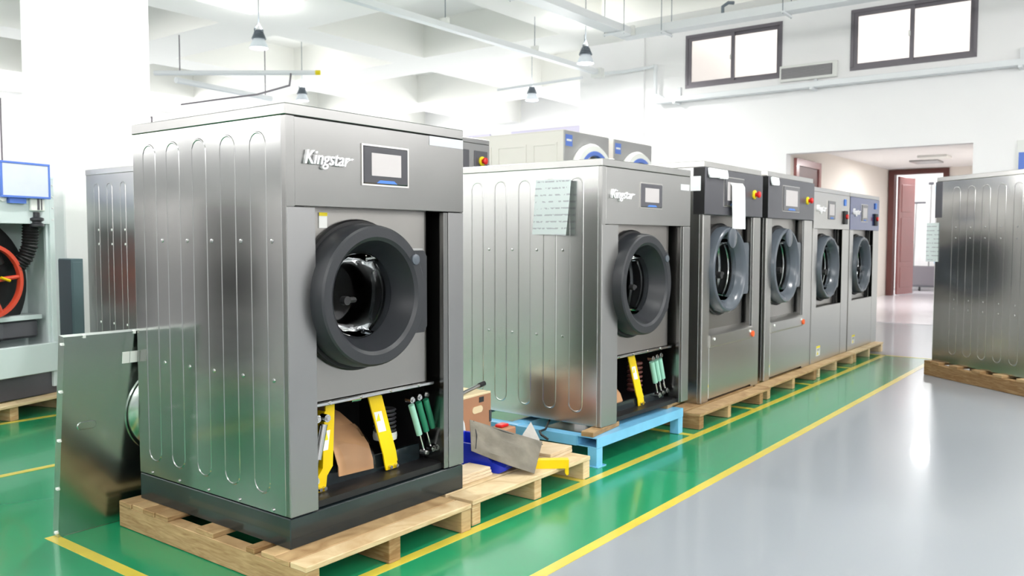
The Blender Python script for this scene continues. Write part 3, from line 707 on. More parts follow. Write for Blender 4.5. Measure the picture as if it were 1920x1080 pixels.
# --- machine on the right, seen from its side ----------------------------
a = Vector((8.0, -1.05)); nn = Vector((.764, -.645)); Wd = 1.2
og = a + nn*Wd
m7 = black_head(0, Wd, 2.03, 'steel washer on its own pallet at the right edge, seen from its ribbed side', (.37, .80), 1.06, False, z=.165, D=1.50)
for ch in list(m7.children):
    if ch.name.startswith(('pressed_rib', 'rivets')): bpy.data.objects.remove(ch)
m7.location = (og.x, og.y, .165); m7.rotation_euler = (0, 0, math.radians(139.8))
ribs(m7, 1, Wd, (.30, .51, .715, .92, 1.128, 1.33), .058, .10, 1.91, M_['steel_rowside'], .0016)
rv = MB()
for y in (.30, .51, .715, .92, 1.128):
    for z in (1.475, 1.36, .70, .60): rv.lathe([(.011, 0), (.009, .004), (0, .006)], (Wd, y, z), 8, 'x')
rv.build('rivets', M_['chrome'], m7, kind='stuff')
pp = MB(); P = [[(Wd+.004, .05, z), (Wd+.004, -.04, z), (Wd+.03, -.11, z), (Wd+.032, -.108, z), (Wd+.007, -.037, z), (Wd+.007, .05, z)] for z in (1.10, 1.31, 1.53)]
pp.loft(P).build('paper_flap', M_['paper'], m7, label='pale paper stuck over the front edge')

# --- machine behind, left, seen from its ribbed side ---------------------
m8 = thing('washing_machine', 'steel washer in the second row beside the white column, ribbed side showing', 'washing machine', (1.33, 3.18, .14))
W, D, H = 1.15, 1.25, 1.96
shell(m8, W, D, H, M_['steel_row'], ms=M_['steel_far'])
MB().box(-.001, W+.001, -.006, -.0005, 1.45, H-.053).build('header_panel', M_['steel'], m8)
MB().box(0, .15, -.006, -.0005, 0, 1.45).build('front_column', M_['steel'], m8); MB().box(1.0, W, -.006, -.0005, 0, 1.45).build('front_column', M_['steel'], m8)
MB().box(.15, 1.0, -.003, .03, 0, .55).build('lower_cover', M_['steel'], m8)
MB().plate_hole(.15, 1.0, .55, 1.45, .55, 1.0, .27, .07, .082).build('drum_plate', M_['steel_plate'], m8)
door_ring(m8, .55, 1.0, .34, .07, M_['charcoal'], M_['rubber'])
ribs(m8, -1, W, (1.075, .855, .64, .425, .21), .048, .10, 1.84, M_['steel_far'], .0025)
rivets(m8, 0, (1.05, .83, .615, .40), (1.44, 1.32, .65), M_['labelw'])

# washers added out of frame so the nearest machine's side has something to reflect
def copy_tree(o, parent=None):
    c = o.copy(); C.objects.link(c)
    if parent: c.parent = parent
    for ch in list(o.children): copy_tree(ch, c)
    return c
for (x, y, k) in ((-4.6, 1.2, 'nearest'), (-4.6, 3.6, 'second'), (-4.6, 6.0, 'third'), (-4.4, 8.8, 'farthest')):
    c = copy_tree(m8); c.location = (x, y, 0); c['label'] = 'added steel washer standing unseen far left of the view, ' + k + ' of that row'; c['group'] = 'added washers left of the view'

# --- tall machine with control panels behind machine 2 -------------------
m9 = thing('barrier_washer', 'tall grey machine behind the second washer showing two dark control panels', 'washing machine', (3.02, 2.40, 0))
shell(m9, 1.37, 1.1, 2.5, M_['steel_soft'])
MB().box(-.001, 1.371, -.004, -.0005, .05, 2.447).build('front_panel', M_['steel_soft'], m9)
MB().box(.60, 1.05, -.012, -.004, 1.95, 2.38, .004).build('control_panel', M_['panelgrey'], m9)
MB().box(1.13, 1.335, -.012, -.004, 1.95, 2.38, .004).build('control_panel', M_['panelgrey'], m9)
button(m9, 1.24, -.012, 2.28, 1.3)

# --- two tower dryers ----------------------------------------------------
def dryer(x, label):
    r = thing('tumble_dryer', label, 'tumble dryer', (x, 3.2, 0), 0, None); W, D, H = 1.12, 1.75, 2.93
    for (z0, z1) in ((.06, 1.48), (1.49, 2.93)):
        MB().box(0, .02, .02, D, z0, z1, .003).build('side_panel', M_['beige'], r)
        MB().box(W-.02, W, .02, D, z0, z1, .003).build('side_panel', M_['beige'], r)
        cz = z1-.66
        MB().plate_hole(0, W, z0, z1, .62, cz, .36, 0, .02).build('front_panel', M_['dryerfront'], r)
        f = MB()
        for (ya, yb) in ((.12, .52), (.62, 1.12), (1.22, 1.62)):
            f.box(-.008, 0, ya, ya+.03, z0+.15, z1-.15); f.box(-.008, 0, yb-.03, yb, z0+.15, z1-.15); f.box(-.008, 0, ya+.03, yb-.03, z1-.18, z1-.15); f.box(-.008, 0, ya+.03, yb-.03, z0+.15, z0+.18)
        f.build('pressed_frame', M_['beige'], r)
        MB().lathe([(.52, .0), (.53, -.05), (.50, -.09), (.43, -.10), (.41, -.06), (.40, 0)], (.62, 0, cz), 48, close=True).build('door_ring', M_['labelw'], r, label='white door ring')
        MB().lathe([(.43, -.095), (.42, -.104), (.37, -.10), (.36, -.06), (.40, -.05)], (.62, 0, cz), 48, close=True).build('blue_ring', M_['blueframe'], r, label='blue inner ring')
        MB().lathe([(.37, -.06), (.30, -.03), (.15, -.015), (0, -.01)], (.62, 0, cz), 48).build('door_glass', M_['glass'], r)
        MB().lathe([(.36, .02), (.44, .05), (.44, .9), (0, .95)], (.58, 0, cz), 32).build('drum', M_['drum'], r)
        MB().box(.98, 1.10, -.12, -.02, cz+.28, cz+.36, .01).build('door_handle', M_['labelw'], r)
        o = MB().box(.02, .18, -.004, 0, z1-.20, z1-.05).build('brand_label', M_['blueframe'], r)
        MB().box(.04, .16, -.005, -.004, z1-.135, z1-.11).build('label_lines', M_['labelw'], o)
    MB().box(0, W, .02, D, 2.93, 2.94).build('top_panel', M_['beige'], r)
    MB().box(0, W, D-.02, D, .06, 2.93).build('back_panel', M_['beige'], r)
    MB().box(.02, W-.02, .04, D-.03, 0, .06).build('base', M_['black'], r)
dryer(6.97, 'left pale tower dryer with a blue ringed porthole, in the back row')
dryer(8.25, 'right pale tower dryer with a blue ringed porthole, in the back row')

# ------------------------------------------------------------------ pallets
def pallet(name, label, loc, rz, xs, ylen, boards, xr, m, sh=.115, bt=.025, y0=0, cat='pallet', front=None):
    r = thing(name, label, cat, loc, rz)
    for (a, b) in xs: MB().box(a, b, y0, ylen, 0.002, sh, .003).build('stringer', m, r)
    for i, (a, b) in enumerate(boards):
        j = random.uniform(-.006, .006)
        MB().box(xr[0]+j, xr[1]+j*.5, a, b, sh, sh+bt, .003).build('deck_board', front if i == 0 and front else m, r)
    return r
pallet('wooden_pallet', 'wooden pallet of uneven boards under the nearest washer and its dark plinth', (0,0,0), 0,
       ((-.085, -.01), (.40, .475), (.915, .99)), 1.30, ((-.21, -.105), (-.10, .0), (.005, .10), (.14, .20), (.46, .60), (.84, .95), (.955, 1.06), (1.065, 1.17), (1.175, 1.29)), (-.085, .99), M_['woodold'], y0=-.205, front=M_['wood'])
bpy.data.objects  # the front board is a newer, wider plank
pallet('wooden_pallet', 'new pine pallet holding the blue bin, grey canvas bag and loose boards', (0,0,0), 0,
       ((1.03, 1.10), (1.59, 1.66), (2.115, 2.19)), 1.05, ((-.185, -.02), (.0, .12), (.16, .28), (.34, .46), (.52, .64), (.70, .82), (.90, 1.05)), (1.03, 2.19), M_['wood'], y0=-.18)
pallet('wooden_pallet', 'wooden pallet under the washer with the hanging white note', (0,0,0), 0,
       ((3.85, 3.93), (4.42, 4.48), (5.14, 5.22)), 1.2, ((-.17, -.03), (.0, .14), (.2, .34), (.5, .64), (.75, .89), (1.05, 1.2)), (3.85, 5.40), M_['woodold'], y0=-.165, sh=.105, bt=.022)
pallet('wooden_pallet', 'wooden pallet under the second dark-headed washer', (0,0,0), 0,
       ((5.42, 5.50), (6.12, 6.19), (6.80, 6.88)), 1.2, ((-.135, .0), (.04, .16), (.2, .34), (.5, .64), (.75, .89), (1.05, 1.2)), (5.42, 6.98), M_['woodold'], y0=-.13, sh=.105, bt=.022)
pallet('wooden_pallet', 'pine pallet under the plain-headed steel washer near the row end', (0,0,0), 0,
       ((7.0, 7.07), (7.62, 7.69), (8.28, 8.36)), 1.2, ((-.115, .0), (.04, .16), (.2, .34), (.5, .64), (.75, .89), (1.05, 1.2)), (7.0, 8.38), M_['wood'], y0=-.11, sh=.105, bt=.022)
pallet('wooden_pallet', 'last pine pallet of the row, under the blue-filmed washer', (0,0,0), 0,
       ((8.42, 8.49), (9.05, 9.12), (9.68, 9.76)), 1.2, ((-.115, .0), (.04, .16), (.2, .34), (.5, .64), (.75, .89), (1.05, 1.2)), (8.42, 9.78), M_['wood'], y0=-.11, sh=.105, bt=.022)
pallet('wooden_pallet', 'wooden pallet at the right edge under the ribbed washer', (7.92+nn.x*1.3, -1.05+nn.y*1.3, 0), math.radians(139.8),
       ((0, .08), (.63, .71), (1.23, 1.31)), 1.62, ((-.09, .02), (.03, .14), (.30, .42), (.62, .74), (.90, 1.02), (1.2, 1.32), (1.48, 1.62)), (0, 1.31), M_['woodold'], y0=-.09, sh=.135, bt=.028)
pallet('wooden_pallet', 'pine pallet under the open-backed machine with the orange wheel', (1.30, 4.68, 0), math.radians(19),
       ((-1.6, -1.52), (-.66, -.58), (-.10, -.02)), 1.1, ((-.02, .12), (.2, .34), (.45, .6), (.75, .9), (.95, 1.1)), (-1.6, .0), M_['wood'], y0=0, sh=.115, bt=.025)
pallet('wooden_pallet', 'wooden pallet under the second-row washer beside the column', (0,0,0), 0,
       ((1.36, 1.44), (1.86, 1.94), (2.38, 2.46)), 4.43, ((3.2, 3.34), (3.5, 3.64), (3.9, 4.04), (4.28, 4.43)), (1.35, 2.47), M_['woodold'], y0=3.2)
# blue steel pallet
r = thing('steel_pallet', 'sky blue welded steel tube pallet under the washer with the taped form', 'pallet', (2.41, -.10, 0))
L, Dp = 1.28, 1.45
def ctube(mb, x0, x1, y0, y1, z0, z1, axis, t=.006):
    """open ended rectangular tube"""
    if axis == 'x':
        mb.box(x0, x1, y0, y1, z0, z0+t); mb.box(x0, x1, y0, y1, z1-t, z1); mb.box(x0, x1, y0, y0+t, z0+t, z1-t); mb.box(x0, x1, y1-t, y1, z0+t, z1-t)
    else:
        mb.box(x0, x1, y0, y1, z0, z0+t); mb.box(x0, x1, y0, y1, z1-t, z1); mb.box(x0, x0+t, y0, y1, z0+t, z1-t); mb.box(x1-t, x1, y0, y1, z0+t, z1-t)
for y in (0, .66, Dp-.16):
    mb = MB(); ctube(mb, 0, L, y, y+.16 if y == 0 else y+.10, .128, .196, 'x'); mb.build('cross_tube', M_['bluesteel'], r)
for x in (-.002, L-.09):
    mb = MB(); ctube(mb, x, x+.09, .162, Dp, .126, .192, 'y'); mb.build('side_tube', M_['bluesteel'], r)
for (x, y) in ((.0, .0), (L-.075, .0), (0, .66), (L-.075, .66), (0, Dp-.14), (L-.075, Dp-.14)):
    MB().box(x, x+.075, y+.002, y+.075, 0.002, .127, .003).build('leg', M_['bluesteel'], r)
MB().box(-.012, .10, -.012, .10, .0, .006).build('foot_plate', M_['bluesteel'], r)
# wooden packers between blue pallet and machine 2
def plank(x, y, z, lx, ly, lz, rz, m, name, label, cat='wood block', group=None):
    return tag(MB().box(-lx/2, lx/2, -ly/2, ly/2, 0, lz, .003).build(name, M_[m], None, (x, y, z), (0,0,rz)), label, cat, group)
plank(2.62, .0, .196, .42, .09, .034, .10, 'woodold', 'wood_packer', 'flat wooden packer on the blue pallet under the washer front left corner')
plank(3.62, .03, .196, .10, .10, .034, .1, 'woodold', 'wood_packer', 'small wooden packer on the blue pallet under the washer front right corner')
plank(2.66, 1.2, .196, .3, .10, .034, .0, 'woodold', 'wood_packer', 'wooden packer at the rear left of the blue pallet')
plank(3.55, 1.2, .196, .2, .10, .034, .0, 'woodold', 'wood_packer', 'wooden packer at the rear right of the blue pallet')

# ------------------------------------------------------------------ things on the pine pallet
for k in range(3):
    plank(1.30+.008*k, .135-.01*k, .1405+.0175*k, .34-.03*k, .20-.02*k, .017, .02*k-.02, 'woodply', 'plywood_board', ['bottom plywood board of the small stack beside the dark plinth', 'middle plywood board of the small stack beside the dark plinth', 'top plywood board of the small stack beside the dark plinth'][k], 'board')
plank(2.05, .13, .1405, .28, .36, .022, .05, 'woodply', 'plywood_board', 'lower plywood board lying in front of the blue steel pallet', 'board')
plank(2.045, .12, .163, .27, .35, .022, .07, 'woodply', 'plywood_board', 'upper plywood board lying in front of the blue steel pallet', 'board')
# blue stacking bin: hopper front towards +x
bn = thing('storage_bin', 'blue plastic open-fronted bin on the pine pallet under the canvas bag', 'bin', (1.60, .20, .141), math.radians(-80))
prof = [(-.20, 0), (.16, 0), (.20, .02), (.20, .040), (.12, .060), (.045, .155), (-.22, .165)]
b = MB(); t = .008
for y in (-.12, .112): b.prism(prof, y, y+t)
b.box(-.20, .16, -.112, .112, 0, t); b.box(-.222, -.20, -.12, .12, .0, .165, .002); b.prism([(.16, 0), (.20, .02), (.20, .040), (.192, .040), (.192, .024), (.155, .008)], -.112, .112)
b.build('bin_body', M_['bluebin'], bn)
for y in (-.130, .120): MB().prism([(p[0], p[1]+q) for p, q in ((prof[4], 0), (prof[5], 0), (prof[6], 0), (prof[6], -.016), (prof[5], -.016))], y, y+.010).build('bin_rim', M_['bluebin'], bn)
# canvas bag lying slantwise over the bin
cv = thing('canvas_bag', 'dirty grey canvas bag drooping over the blue bin', 'bag', (0, 0, 0))
g = MB(); NX, NZ = 14, 9; grid = {}
top0, top1 = Vector((1.50, .23, .435)), Vector((1.94, .01, .250)); bot0, bot1 = Vector((1.42, .15, .275)), Vector((1.61, -.165, .153))
for sd in (0, 1):
    for i in range(NX+1):
        for j in range(NZ+1):
            u, v = i/NX, j/NZ
            p = top0.lerp(top1, u).lerp(bot0.lerp(bot1, u), v)
            bulge = .034*math.sin(PI*u)**.5*math.sin(PI*v)**.5 + .030*math.sin(8*u+5*v)*math.sin(PI*u)*math.sin(PI*v) + .020*math.sin(10*v-9*u+1)*math.sin(PI*u)*math.sin(PI*v)
            p = p + Vector((-.1, -1, .35)).normalized()*(bulge if sd == 0 else -bulge-.004) + Vector((0, 0, -.006*math.sin(PI*u)*v))
            grid[sd, i, j] = g.bm.verts.new(p)
for sd in (0, 1):
    for i in range(NX):
        for j in range(NZ): g.bm.faces.new((grid[sd,i,j], grid[sd,i+1,j], grid[sd,i+1,j+1], grid[sd,i,j+1]))
edge = [(i, 0) for i in range(NX)] + [(NX, j) for j in range(NZ)] + [(i, NZ) for i in range(NX, 0, -1)] + [(0, j) for j in range(NZ, 0, -1)]
for a_, b_ in zip(edge, edge[1:]+edge[:1]): g.bm.faces.new((grid[0,a_[0],a_[1]], grid[0,b_[0],b_[1]], grid[1,b_[0],b_[1]], grid[1,a_[0],a_[1]]))
body = g.build('bag_cloth', M_['canvas'], cv)
st = MB(); st.tube([top0.lerp(bot0, .0)+Vector((.02, -.012, -.01)), top0.lerp(bot0, .5)+Vector((.02, -.03, 0)), bot0+Vector((.02, -.015, .01))], .003, 6)
st.tube([top0+Vector((.02, -.014, -.015)), top0.lerp(top1, .5)+Vector((0, -.02, -.012)), top1+Vector((-.02, -.014, -.012))], .003, 6)
st.build('seam', M_['charcoal'], cv)
# folded pale cloth peak behind it
ck = MB(); q0, q1, q2, q3, q4 = (1.93, .22, .188), (2.19, .21, .19), (2.065, .19, .33), (2.07, .12, .188), (2.08, .30, .188)
for tri in ((q0, q3, q2), (q3, q1, q2), (q1, q4, q2), (q4, q0, q2), (q0, q4, q3), (q4, q1, q3)):
    ck.bm.faces.new([ck.bm.verts.new(p) for p in tri])
tag(ck.build('folded_cloth', M_['canvasl']), 'small pale folded cloth peaking behind the canvas bag', 'cloth')
# red cap and black hose loop
tag(MB().box(1.99, 2.07, .37, .43, .275, .295, .006).build('red_cap', M_['red']), 'small red cap peeping over the canvas bag', 'cap')
tag(MB().box(1.95, 2.10, .335, .46, .1405, .2745, .006).build('small_carton', M_['card']), 'small carton hidden behind the canvas bag under the red cap', 'carton')
pts = [(2.75, .50, .214), (2.50, .36, .214), (2.36, .28, .216), (2.25, .25, .225), (2.21, .21, .215), (2.20, .15, .195)]
tag(MB().tube(pts, .008, 8).build('black_hose', M_['rubber']), 'thin black hose curving down onto the plywood boards', 'hose')
# yellow square tube with a hook end
yt = thing('yellow_bar', 'yellow square steel tube with a hooked end on the pine pallet', 'bar', (1.750, -.070, .1405), math.radians(-50))
b = MB(); ctube(b, .0, .20, -.027, .027, .0, .052, 'x', .006); b.build('square_tube', M_['yellow'], yt)
MB().prism([(.178, .0), (.20, .0), (.20, -.04), (.188, -.045), (.178, -.03)], -.018, .018).build('hook', M_['yellow'], yt)
# cardboard carton with a hand hole and a plywood lid, and a grey tube on it
bx = thing('cardboard_box', 'brown carton with an oval hand hole behind the blue bin', 'box', (2.01, .76, .1405), math.radians(3))
mb = MB(); hx, hy, hz = .155, .16, .315
mb.box(-hx, -hx+.008, -hy, hy, 0, hz); mb.box(hx-.008, hx, -hy, hy, 0, hz); mb.box(-hx+.008, hx-.008, hy-.008, hy, 0, hz); mb.box(-hx+.008, hx-.008, -hy+.008, hy-.008, 0, .008)
mb.box(-hx+.008, hx-.008, -hy, -hy+.008, 0, hz)
mb.build('carton_wall', M_['card'], bx)
MB().prism([(p[0], p[1]) for p in [(math.cos(2*PI*k/16)*.028 + (.03 if math.cos(2*PI*k/16) > 0 else -.03) + .0, math.sin(2*PI*k/16)*.024+.225) for k in range(16)]], -hy-.004, -hy-.0005).build('hand_hole', M_['cardlid'], bx)
MB().box(-hx-.01, hx+.0, -hy-.0, hy, hz, hz+.014, .002, Matrix.Rotation(0.0, 4, 'Y')).build('box_lid', M_['cardlid'], bx)
MB().box(.02, .07, -hy-.004, -hy, .27, .305).build('box_mark', M_['ink'], bx)
MB().box(hx-.02, hx+.004, -hy-.004, -hy+.02, .12, .20).build('corner_clip', M_['panelgrey'], bx)
tb = thing('grey_tube', 'grey tube with a black tip lying across the carton', 'tube', (2.01, .66, .475), 0)
MB().cyl((-.17, -.02, 0), (.10, .0, .034), .013, n=12).build('tube_body', M_['steel_soft'], tb)
MB().cyl((.10, .0, .034), (.16, .004, .042), .017, n=12).build('tube_tip', M_['rubber'], tb)
# white sack against the carton
ws = MB(); P = []
for (z, s_) in ((0, 1), (.08, 1.08), (.18, .95), (.27, .6), (.31, .25)): P.append([(1.71+.10*s_*math.cos(2*PI*k/14)*(1+.08*math.sin(3*k+z*30)), .56+.08*s_*math.sin(2*PI*k/14)*(1+.08*math.cos(2*k)), .141+z) for k in range(14)])
tag(ws.loft(P).build('plastic_sack', M_['papern']), 'white plastic sack between the nearest washer and the carton', 'sack')

# ------------------------------------------------------------------ leaning steel front panel
lp = thing('leaning_panel', 'large sheet steel panel with a round dish leaning behind the nearest washer', 'panel', (-.365, 1.372, .002))
lp.rotation_euler = (math.radians(7.0), 0, 0)
PW, PH = 1.12, 1.03
MB().box(.0, PW, .002, .010, 0, PH).build('panel_sheet', M_['galv'], lp)
fl = MB(); fl.prism([(0, 0), (.035, 0), (.035, .004), (.004, .004), (.0, .05), (-.004, .05)], 0, PH, 'z'); fl.box(-.004, PW, -.002, .05, PH-.004, PH+.002); fl.box(PW-.004, PW, 0, .05, 0, PH); fl.box(0, PW, .0, .05, -.002, .002)
fl.build('folded_flange', M_['galv'], lp)
MB().lathe([(.262, .002), (.258, -.008), (.250, -.006), (.243, .0), (.22, -.025), (.14, -.045), (0, -.05)], (.585, 0, .59), 48).build('round_dish', M_['galv'], lp)
MB().loft([[(p[0], .002, p[1]) for p in [(q[1], q[0]) for q in stadium(.565, .022, .075, .175)]], [(p[0], -.002, p[1]) for p in [(q[1], q[0]) for q in stadium(.565, .018, .079, .171)]]]).build('pressed_slot', M_['galv'], lp)
for k in range(3): MB().box(.298+.042*k, .336+.042*k, -.001, .002, .865, .925).build('label_patch', M_['labelw'], lp)
for z in (.02, .25, .50, .75, .99): MB().box(-.012, .003, .0, .02, z, z+.01).build('edge_clip', M_['labelw'], lp)
for x in (.09, .35): MB().box(x, x+.012, -.006, .01, PH-.01, PH+.006).build('edge_clip', M_['labelw'], lp)

# ------------------------------------------------------------------ open-backed machine at left
om = thing('open_machine', 'open-backed laundry machine at the left edge with an orange-red pulley wheel', 'laundry machine', (1.20, 4.74, .1405), math.radians(15))
g_ = M_['greywhite']
X0 = -1.45
MB().box(-.05, .0, .0, .05, .06, 1.88, .004).build('frame_post', g_, om)
MB().box(-.075, -.05, .02, .05, .45, 1.49, .003).build('frame_post', g_, om)
MB().box(X0, X0+.05, .0, .05, .06, 1.88, .004).build('frame_post', g_, om)
MB().box(X0+.05, -.05, .0, .02, 1.49, 1.88, .003).build('upper_cover', g_, om)
MB().box(X0, -.03, -.03, .03, .20, .455, .006).build('lower_cover', g_, om)
MB().box(X0+.02, -.0, .03, 1.05, .0, .20, .004).build('base_frame', M_['panelgrey'], om)
MB().box(X0, .0, 1.03, 1.05, .2, 1.88).build('far_cover', g_, om); MB().box(-.02, .0, .05, 1.03, .2, 1.88).build('side_panel', g_, om); MB().box(X0, X0+.02, .05, 1.03, .2, 1.88).build('side_panel', g_, om)
MB().box(X0, .0, .0, 1.05, 1.88, 1.90).build('top_panel', g_, om)
MB().box(X0+.02, -.02, .34, .36, .2, 1.88).build('bulkhead', M_['greywhite'], om)
MB().lathe([(.62, .30), (.60, .22), (.56, .20), (.2, .18), (0, .18)], (-.72, 0, .98), 48).build('drum_back', M_['rubber'], om)
MB().box(X0+.05, -.07, .10, .30, .66, .70, .003).build('cross_rail', g_, om)
MB().box(-.45, -.09, .12, .30, .50, .66, .02).build('motor_cover', M_['panelgrey'], om)
wc = (-.585, 1.01); wr = .315
wh = MB().lathe([(wr, .06), (wr+.004, .075), (wr, .10), (wr-.03, .105), (wr-.035, .085), (wr-.03, .06)], (wc[0], 0, wc[1]), 48, close=True).build('pulley_wheel', M_['redwheel'], om, label='orange-red cast pulley wheel')
for k in range(5):
    a_ = math.radians(6+72*k); d_ = Vector((math.cos(a_), 0, math.sin(a_)))
    c_ = Vector((wc[0], .082, wc[1])); MB().cyl(c_+d_*.04, c_+d_*(wr-.02), .022, .017, 10).build('spoke', M_['redwheel'], wh)
MB().lathe([(.07, .11), (.07, .05), (.04, .03), (0, .03)], (wc[0], 0, wc[1]), 24).build('hub', M_['redwheel'], wh)
MB().cyl((wc[0]+.10, .05, wc[1]+.03), (wc[0]+.18, .05, wc[1]-.0), .012, n=8).build('grease_fitting', M_['yellow'], om)
MB().tube([(wc[0]+wr*math.cos(math.radians(t_)), .115, wc[1]+wr*math.sin(math.radians(t_))) for t_ in range(100, -40, -10)] + [(-.55, .13, .66), (-.72, .14, .42)], .012, 8).build('drive_belt', M_['rubber'], om)
MB().tube([(-1.05, .15, 1.30), (-.85, .15, 1.44), (-.65, .15, 1.42), (-.48, .15, 1.28), (-.42, .15, 1.15)], .04, 10).build('black_arc_guard', M_['rubber'], om)
hp = [(-.19, .06, 1.50), (-.195, .06, 1.40), (-.205, .06, 1.30), (-.235, .08, 1.20), (-.28, .12, 1.12)]
hpts, rads = [], []
for i in range(33):
    t_ = i/32*4; k = min(3, int(t_)); u_ = t_-k; hpts.append(Vector(hp[k]).lerp(Vector(hp[k+1]), u_)); rads.append(.055 if i % 2 else .068)
MB().tube(hpts, .06, 14, rads).build('corrugated_hose', M_['rubber'], om)
MB().box(-.25, -.115, -.03, .0, 1.60, 1.73, .006).build('junction_box', M_['labelw'], om)
MB().box(-.19, -.17, -.034, -.03, 1.61, 1.72).box(-.155, -.145, -.034, -.03, 1.61, 1.72).build('box_ribs', M_['panelgrey'], om)
MB().lathe([(.05, 0), (.06, .01), (.06, .03), (.04, .04), (.04, .05), (.06, .06), (.06, .08), (.03, .09), (.03, .13)], (-.18, -.0, 1.46), 16, 'z').build('cable_gland', M_['charcoal'], om)
MB().cyl((-.55, .0, 1.54), (-.55, -.02, 1.54), .014).build('black_plug', M_['rubber'], om)
MB().lathe([(.03, 0), (.03, -.015), (0, -.02)], (-.49, 0, 1.70), 16).build('white_cap', M_['labelw'], om)
b = MB()
for z in (1.55, 1.65, 1.75, 1.85): b.cyl((-.02, .0, z-.02), (-.02, -.006, z-.02), .006, n=8)
b.build('screws', M_['chrome'], om, kind='stuff')
# whiteboard on it
wbx = thing('whiteboard', 'small blue-framed whiteboard fixed on the open-backed machine at the left edge', 'whiteboard', (1.20, 4.74, 0), math.radians(15))
MB().box(-.53, -.09, -.055, -.045, 1.86, 2.13).build('board_sheet', M_['board'], wbx)
fr = MB()
for (a0, a1, z0, z1) in ((-.54, -.08, 1.845, 1.863), (-.54, -.08, 2.127, 2.145), (-.54, -.522, 1.863, 2.127), (-.098, -.08, 1.863, 2.127)): fr.box(a0, a1, -.06, -.04, z0, z1, .002)
fr.build('board_frame', M_['blueframe'], wbx)
MB().box(-.45, -.30, -.04, -.001, 1.80, 2.0).build('board_bracket', M_['blueframe'], wbx)
# slate cabinet beside the column
sl = thing('slate_cabinet', 'narrow slate grey metal cabinet standing before the white column', 'cabinet', (1.42, 4.93, 0))
MB().box(0, .11, 0, .24, 0, 1.32, .003).build('cabinet_body', M_['slate'], sl)
MB().box(-.004, 0, .003, .237, .01, 1.31).build('side_sheet', M_['slated'], sl)
MB().box(.012, .098, -.006, 0, .03, 1.29, .002).build('cabinet_door', M_['slate'], sl)

# ------------------------------------------------------------------ lamps
def highbay(x, y, label, z=4.98, top=None):
    top = top or ZT
    r = thing('highbay_lamp', label, 'lamp', (x, y, z), 0, 'high bay lamps')
    MB().cyl((0, 0, .46), (0, 0, top-z), .008, n=6).build('hanging_rod', M_['lampbody'], r)
    b = MB(); b.tube([(-.09, 0, .22), (-.09, 0, .34), (-.05, 0, .38), (0, 0, .46), (.05, 0, .38), (.09, 0, .34), (.09, 0, .22)], .012, 6); b.build('bracket', M_['lampbody'], r)
    f = MB()
    for k in range(5): f.lathe([(0, .17+.03*k), (.13-.012*k, .17+.03*k), (.13-.012*k, .185+.03*k), (0, .185+.03*k)], (0,0,0), 20, 'z')
    f.cyl((0,0,.16), (0,0,.33), .06, n=16); f.build('finned_housing', M_['lampbody'], r)
    MB().lathe([(.165, .0), (.155, .05), (.10, .17), (.095, .17), (.15, .05), (.16, 0)], (0,0,0), 32, 'z', close=True).build('reflector', M_['lampcone'], r)
    MB().lathe([(0, .005), (.155, .012), (.155, .018), (0, .018)], (0,0,0), 32, 'z').build('lens', M_['lens'], r)
    l = bpy.data.lights.new('lamp_light', 'AREA'); l.shape = 'DISK'; l.size = .30*S; l.energy = LAMP_W; l.color = (1, .99, .97)
    lo = bpy.data.objects.new('lamp_light', l); C.objects.link(lo); lo.parent = r; lo.location = (0, 0, -.012)
    # up-light added to brighten the ceiling, as if leaking through the frosted reflector
    l = bpy.data.lights.new('lamp_uplight', 'AREA'); l.shape = 'DISK'; l.size = .34*S; l.energy = UPLIGHT_W; l.color = (1, .99, .97)
    lo = bpy.data.objects.new('lamp_uplight', l); C.objects.link(lo); lo.parent = r; lo.location = (0, 0, .36); lo.rotation_euler = (PI, 0, 0)
highbay(7.4, 10.2, 'high bay lamp hanging above the nearest washer left of its corner', top=ZT)
highbay(11.9, 6.0, 'high bay lamp hanging just under the cable tray', 4.93, ZT)
highbay(15.1, 9.6, 'high bay lamp hanging above the two tower dryers')
highbay(11.7, 14.3, 'high bay lamp partly hidden by the nearest washer lid')
for (x, y) in ((2.0, 8.6), (2.2, 3.2), (7.4, 3.4), (6.5, -2.6), (1.6, -2.4), (-3.4, .6), (-3.4, -5.2), (2.5, -7.2), (8.6, -7.2), (-4, 8)):
    highbay(x, y, 'high bay lamp hanging from the ceiling outside the view')
# ceiling lights added to brighten the corridor and the store
for (x, y, z, lab) in ((18.6, 1.0, 3.36, 'added flat square light on the corridor ceiling'), (24.2, 2.0, 3.96, 'added flat square light on the store room ceiling')):
    r = thing('added_ceiling_light', lab, 'lamp', (x, y, z)); MB().box(-.3, .3, -.3, .3, -.03, .018, .004).build('housing', M_['labelw'], r)
    l = bpy.data.lights.new('lamp_light', 'AREA'); l.size = .5*S; l.energy = 22 if x > 22 else 60; lo = bpy.data.objects.new('lamp_light', l); C.objects.link(lo); lo.parent = r; lo.location = (0, 0, -.04)

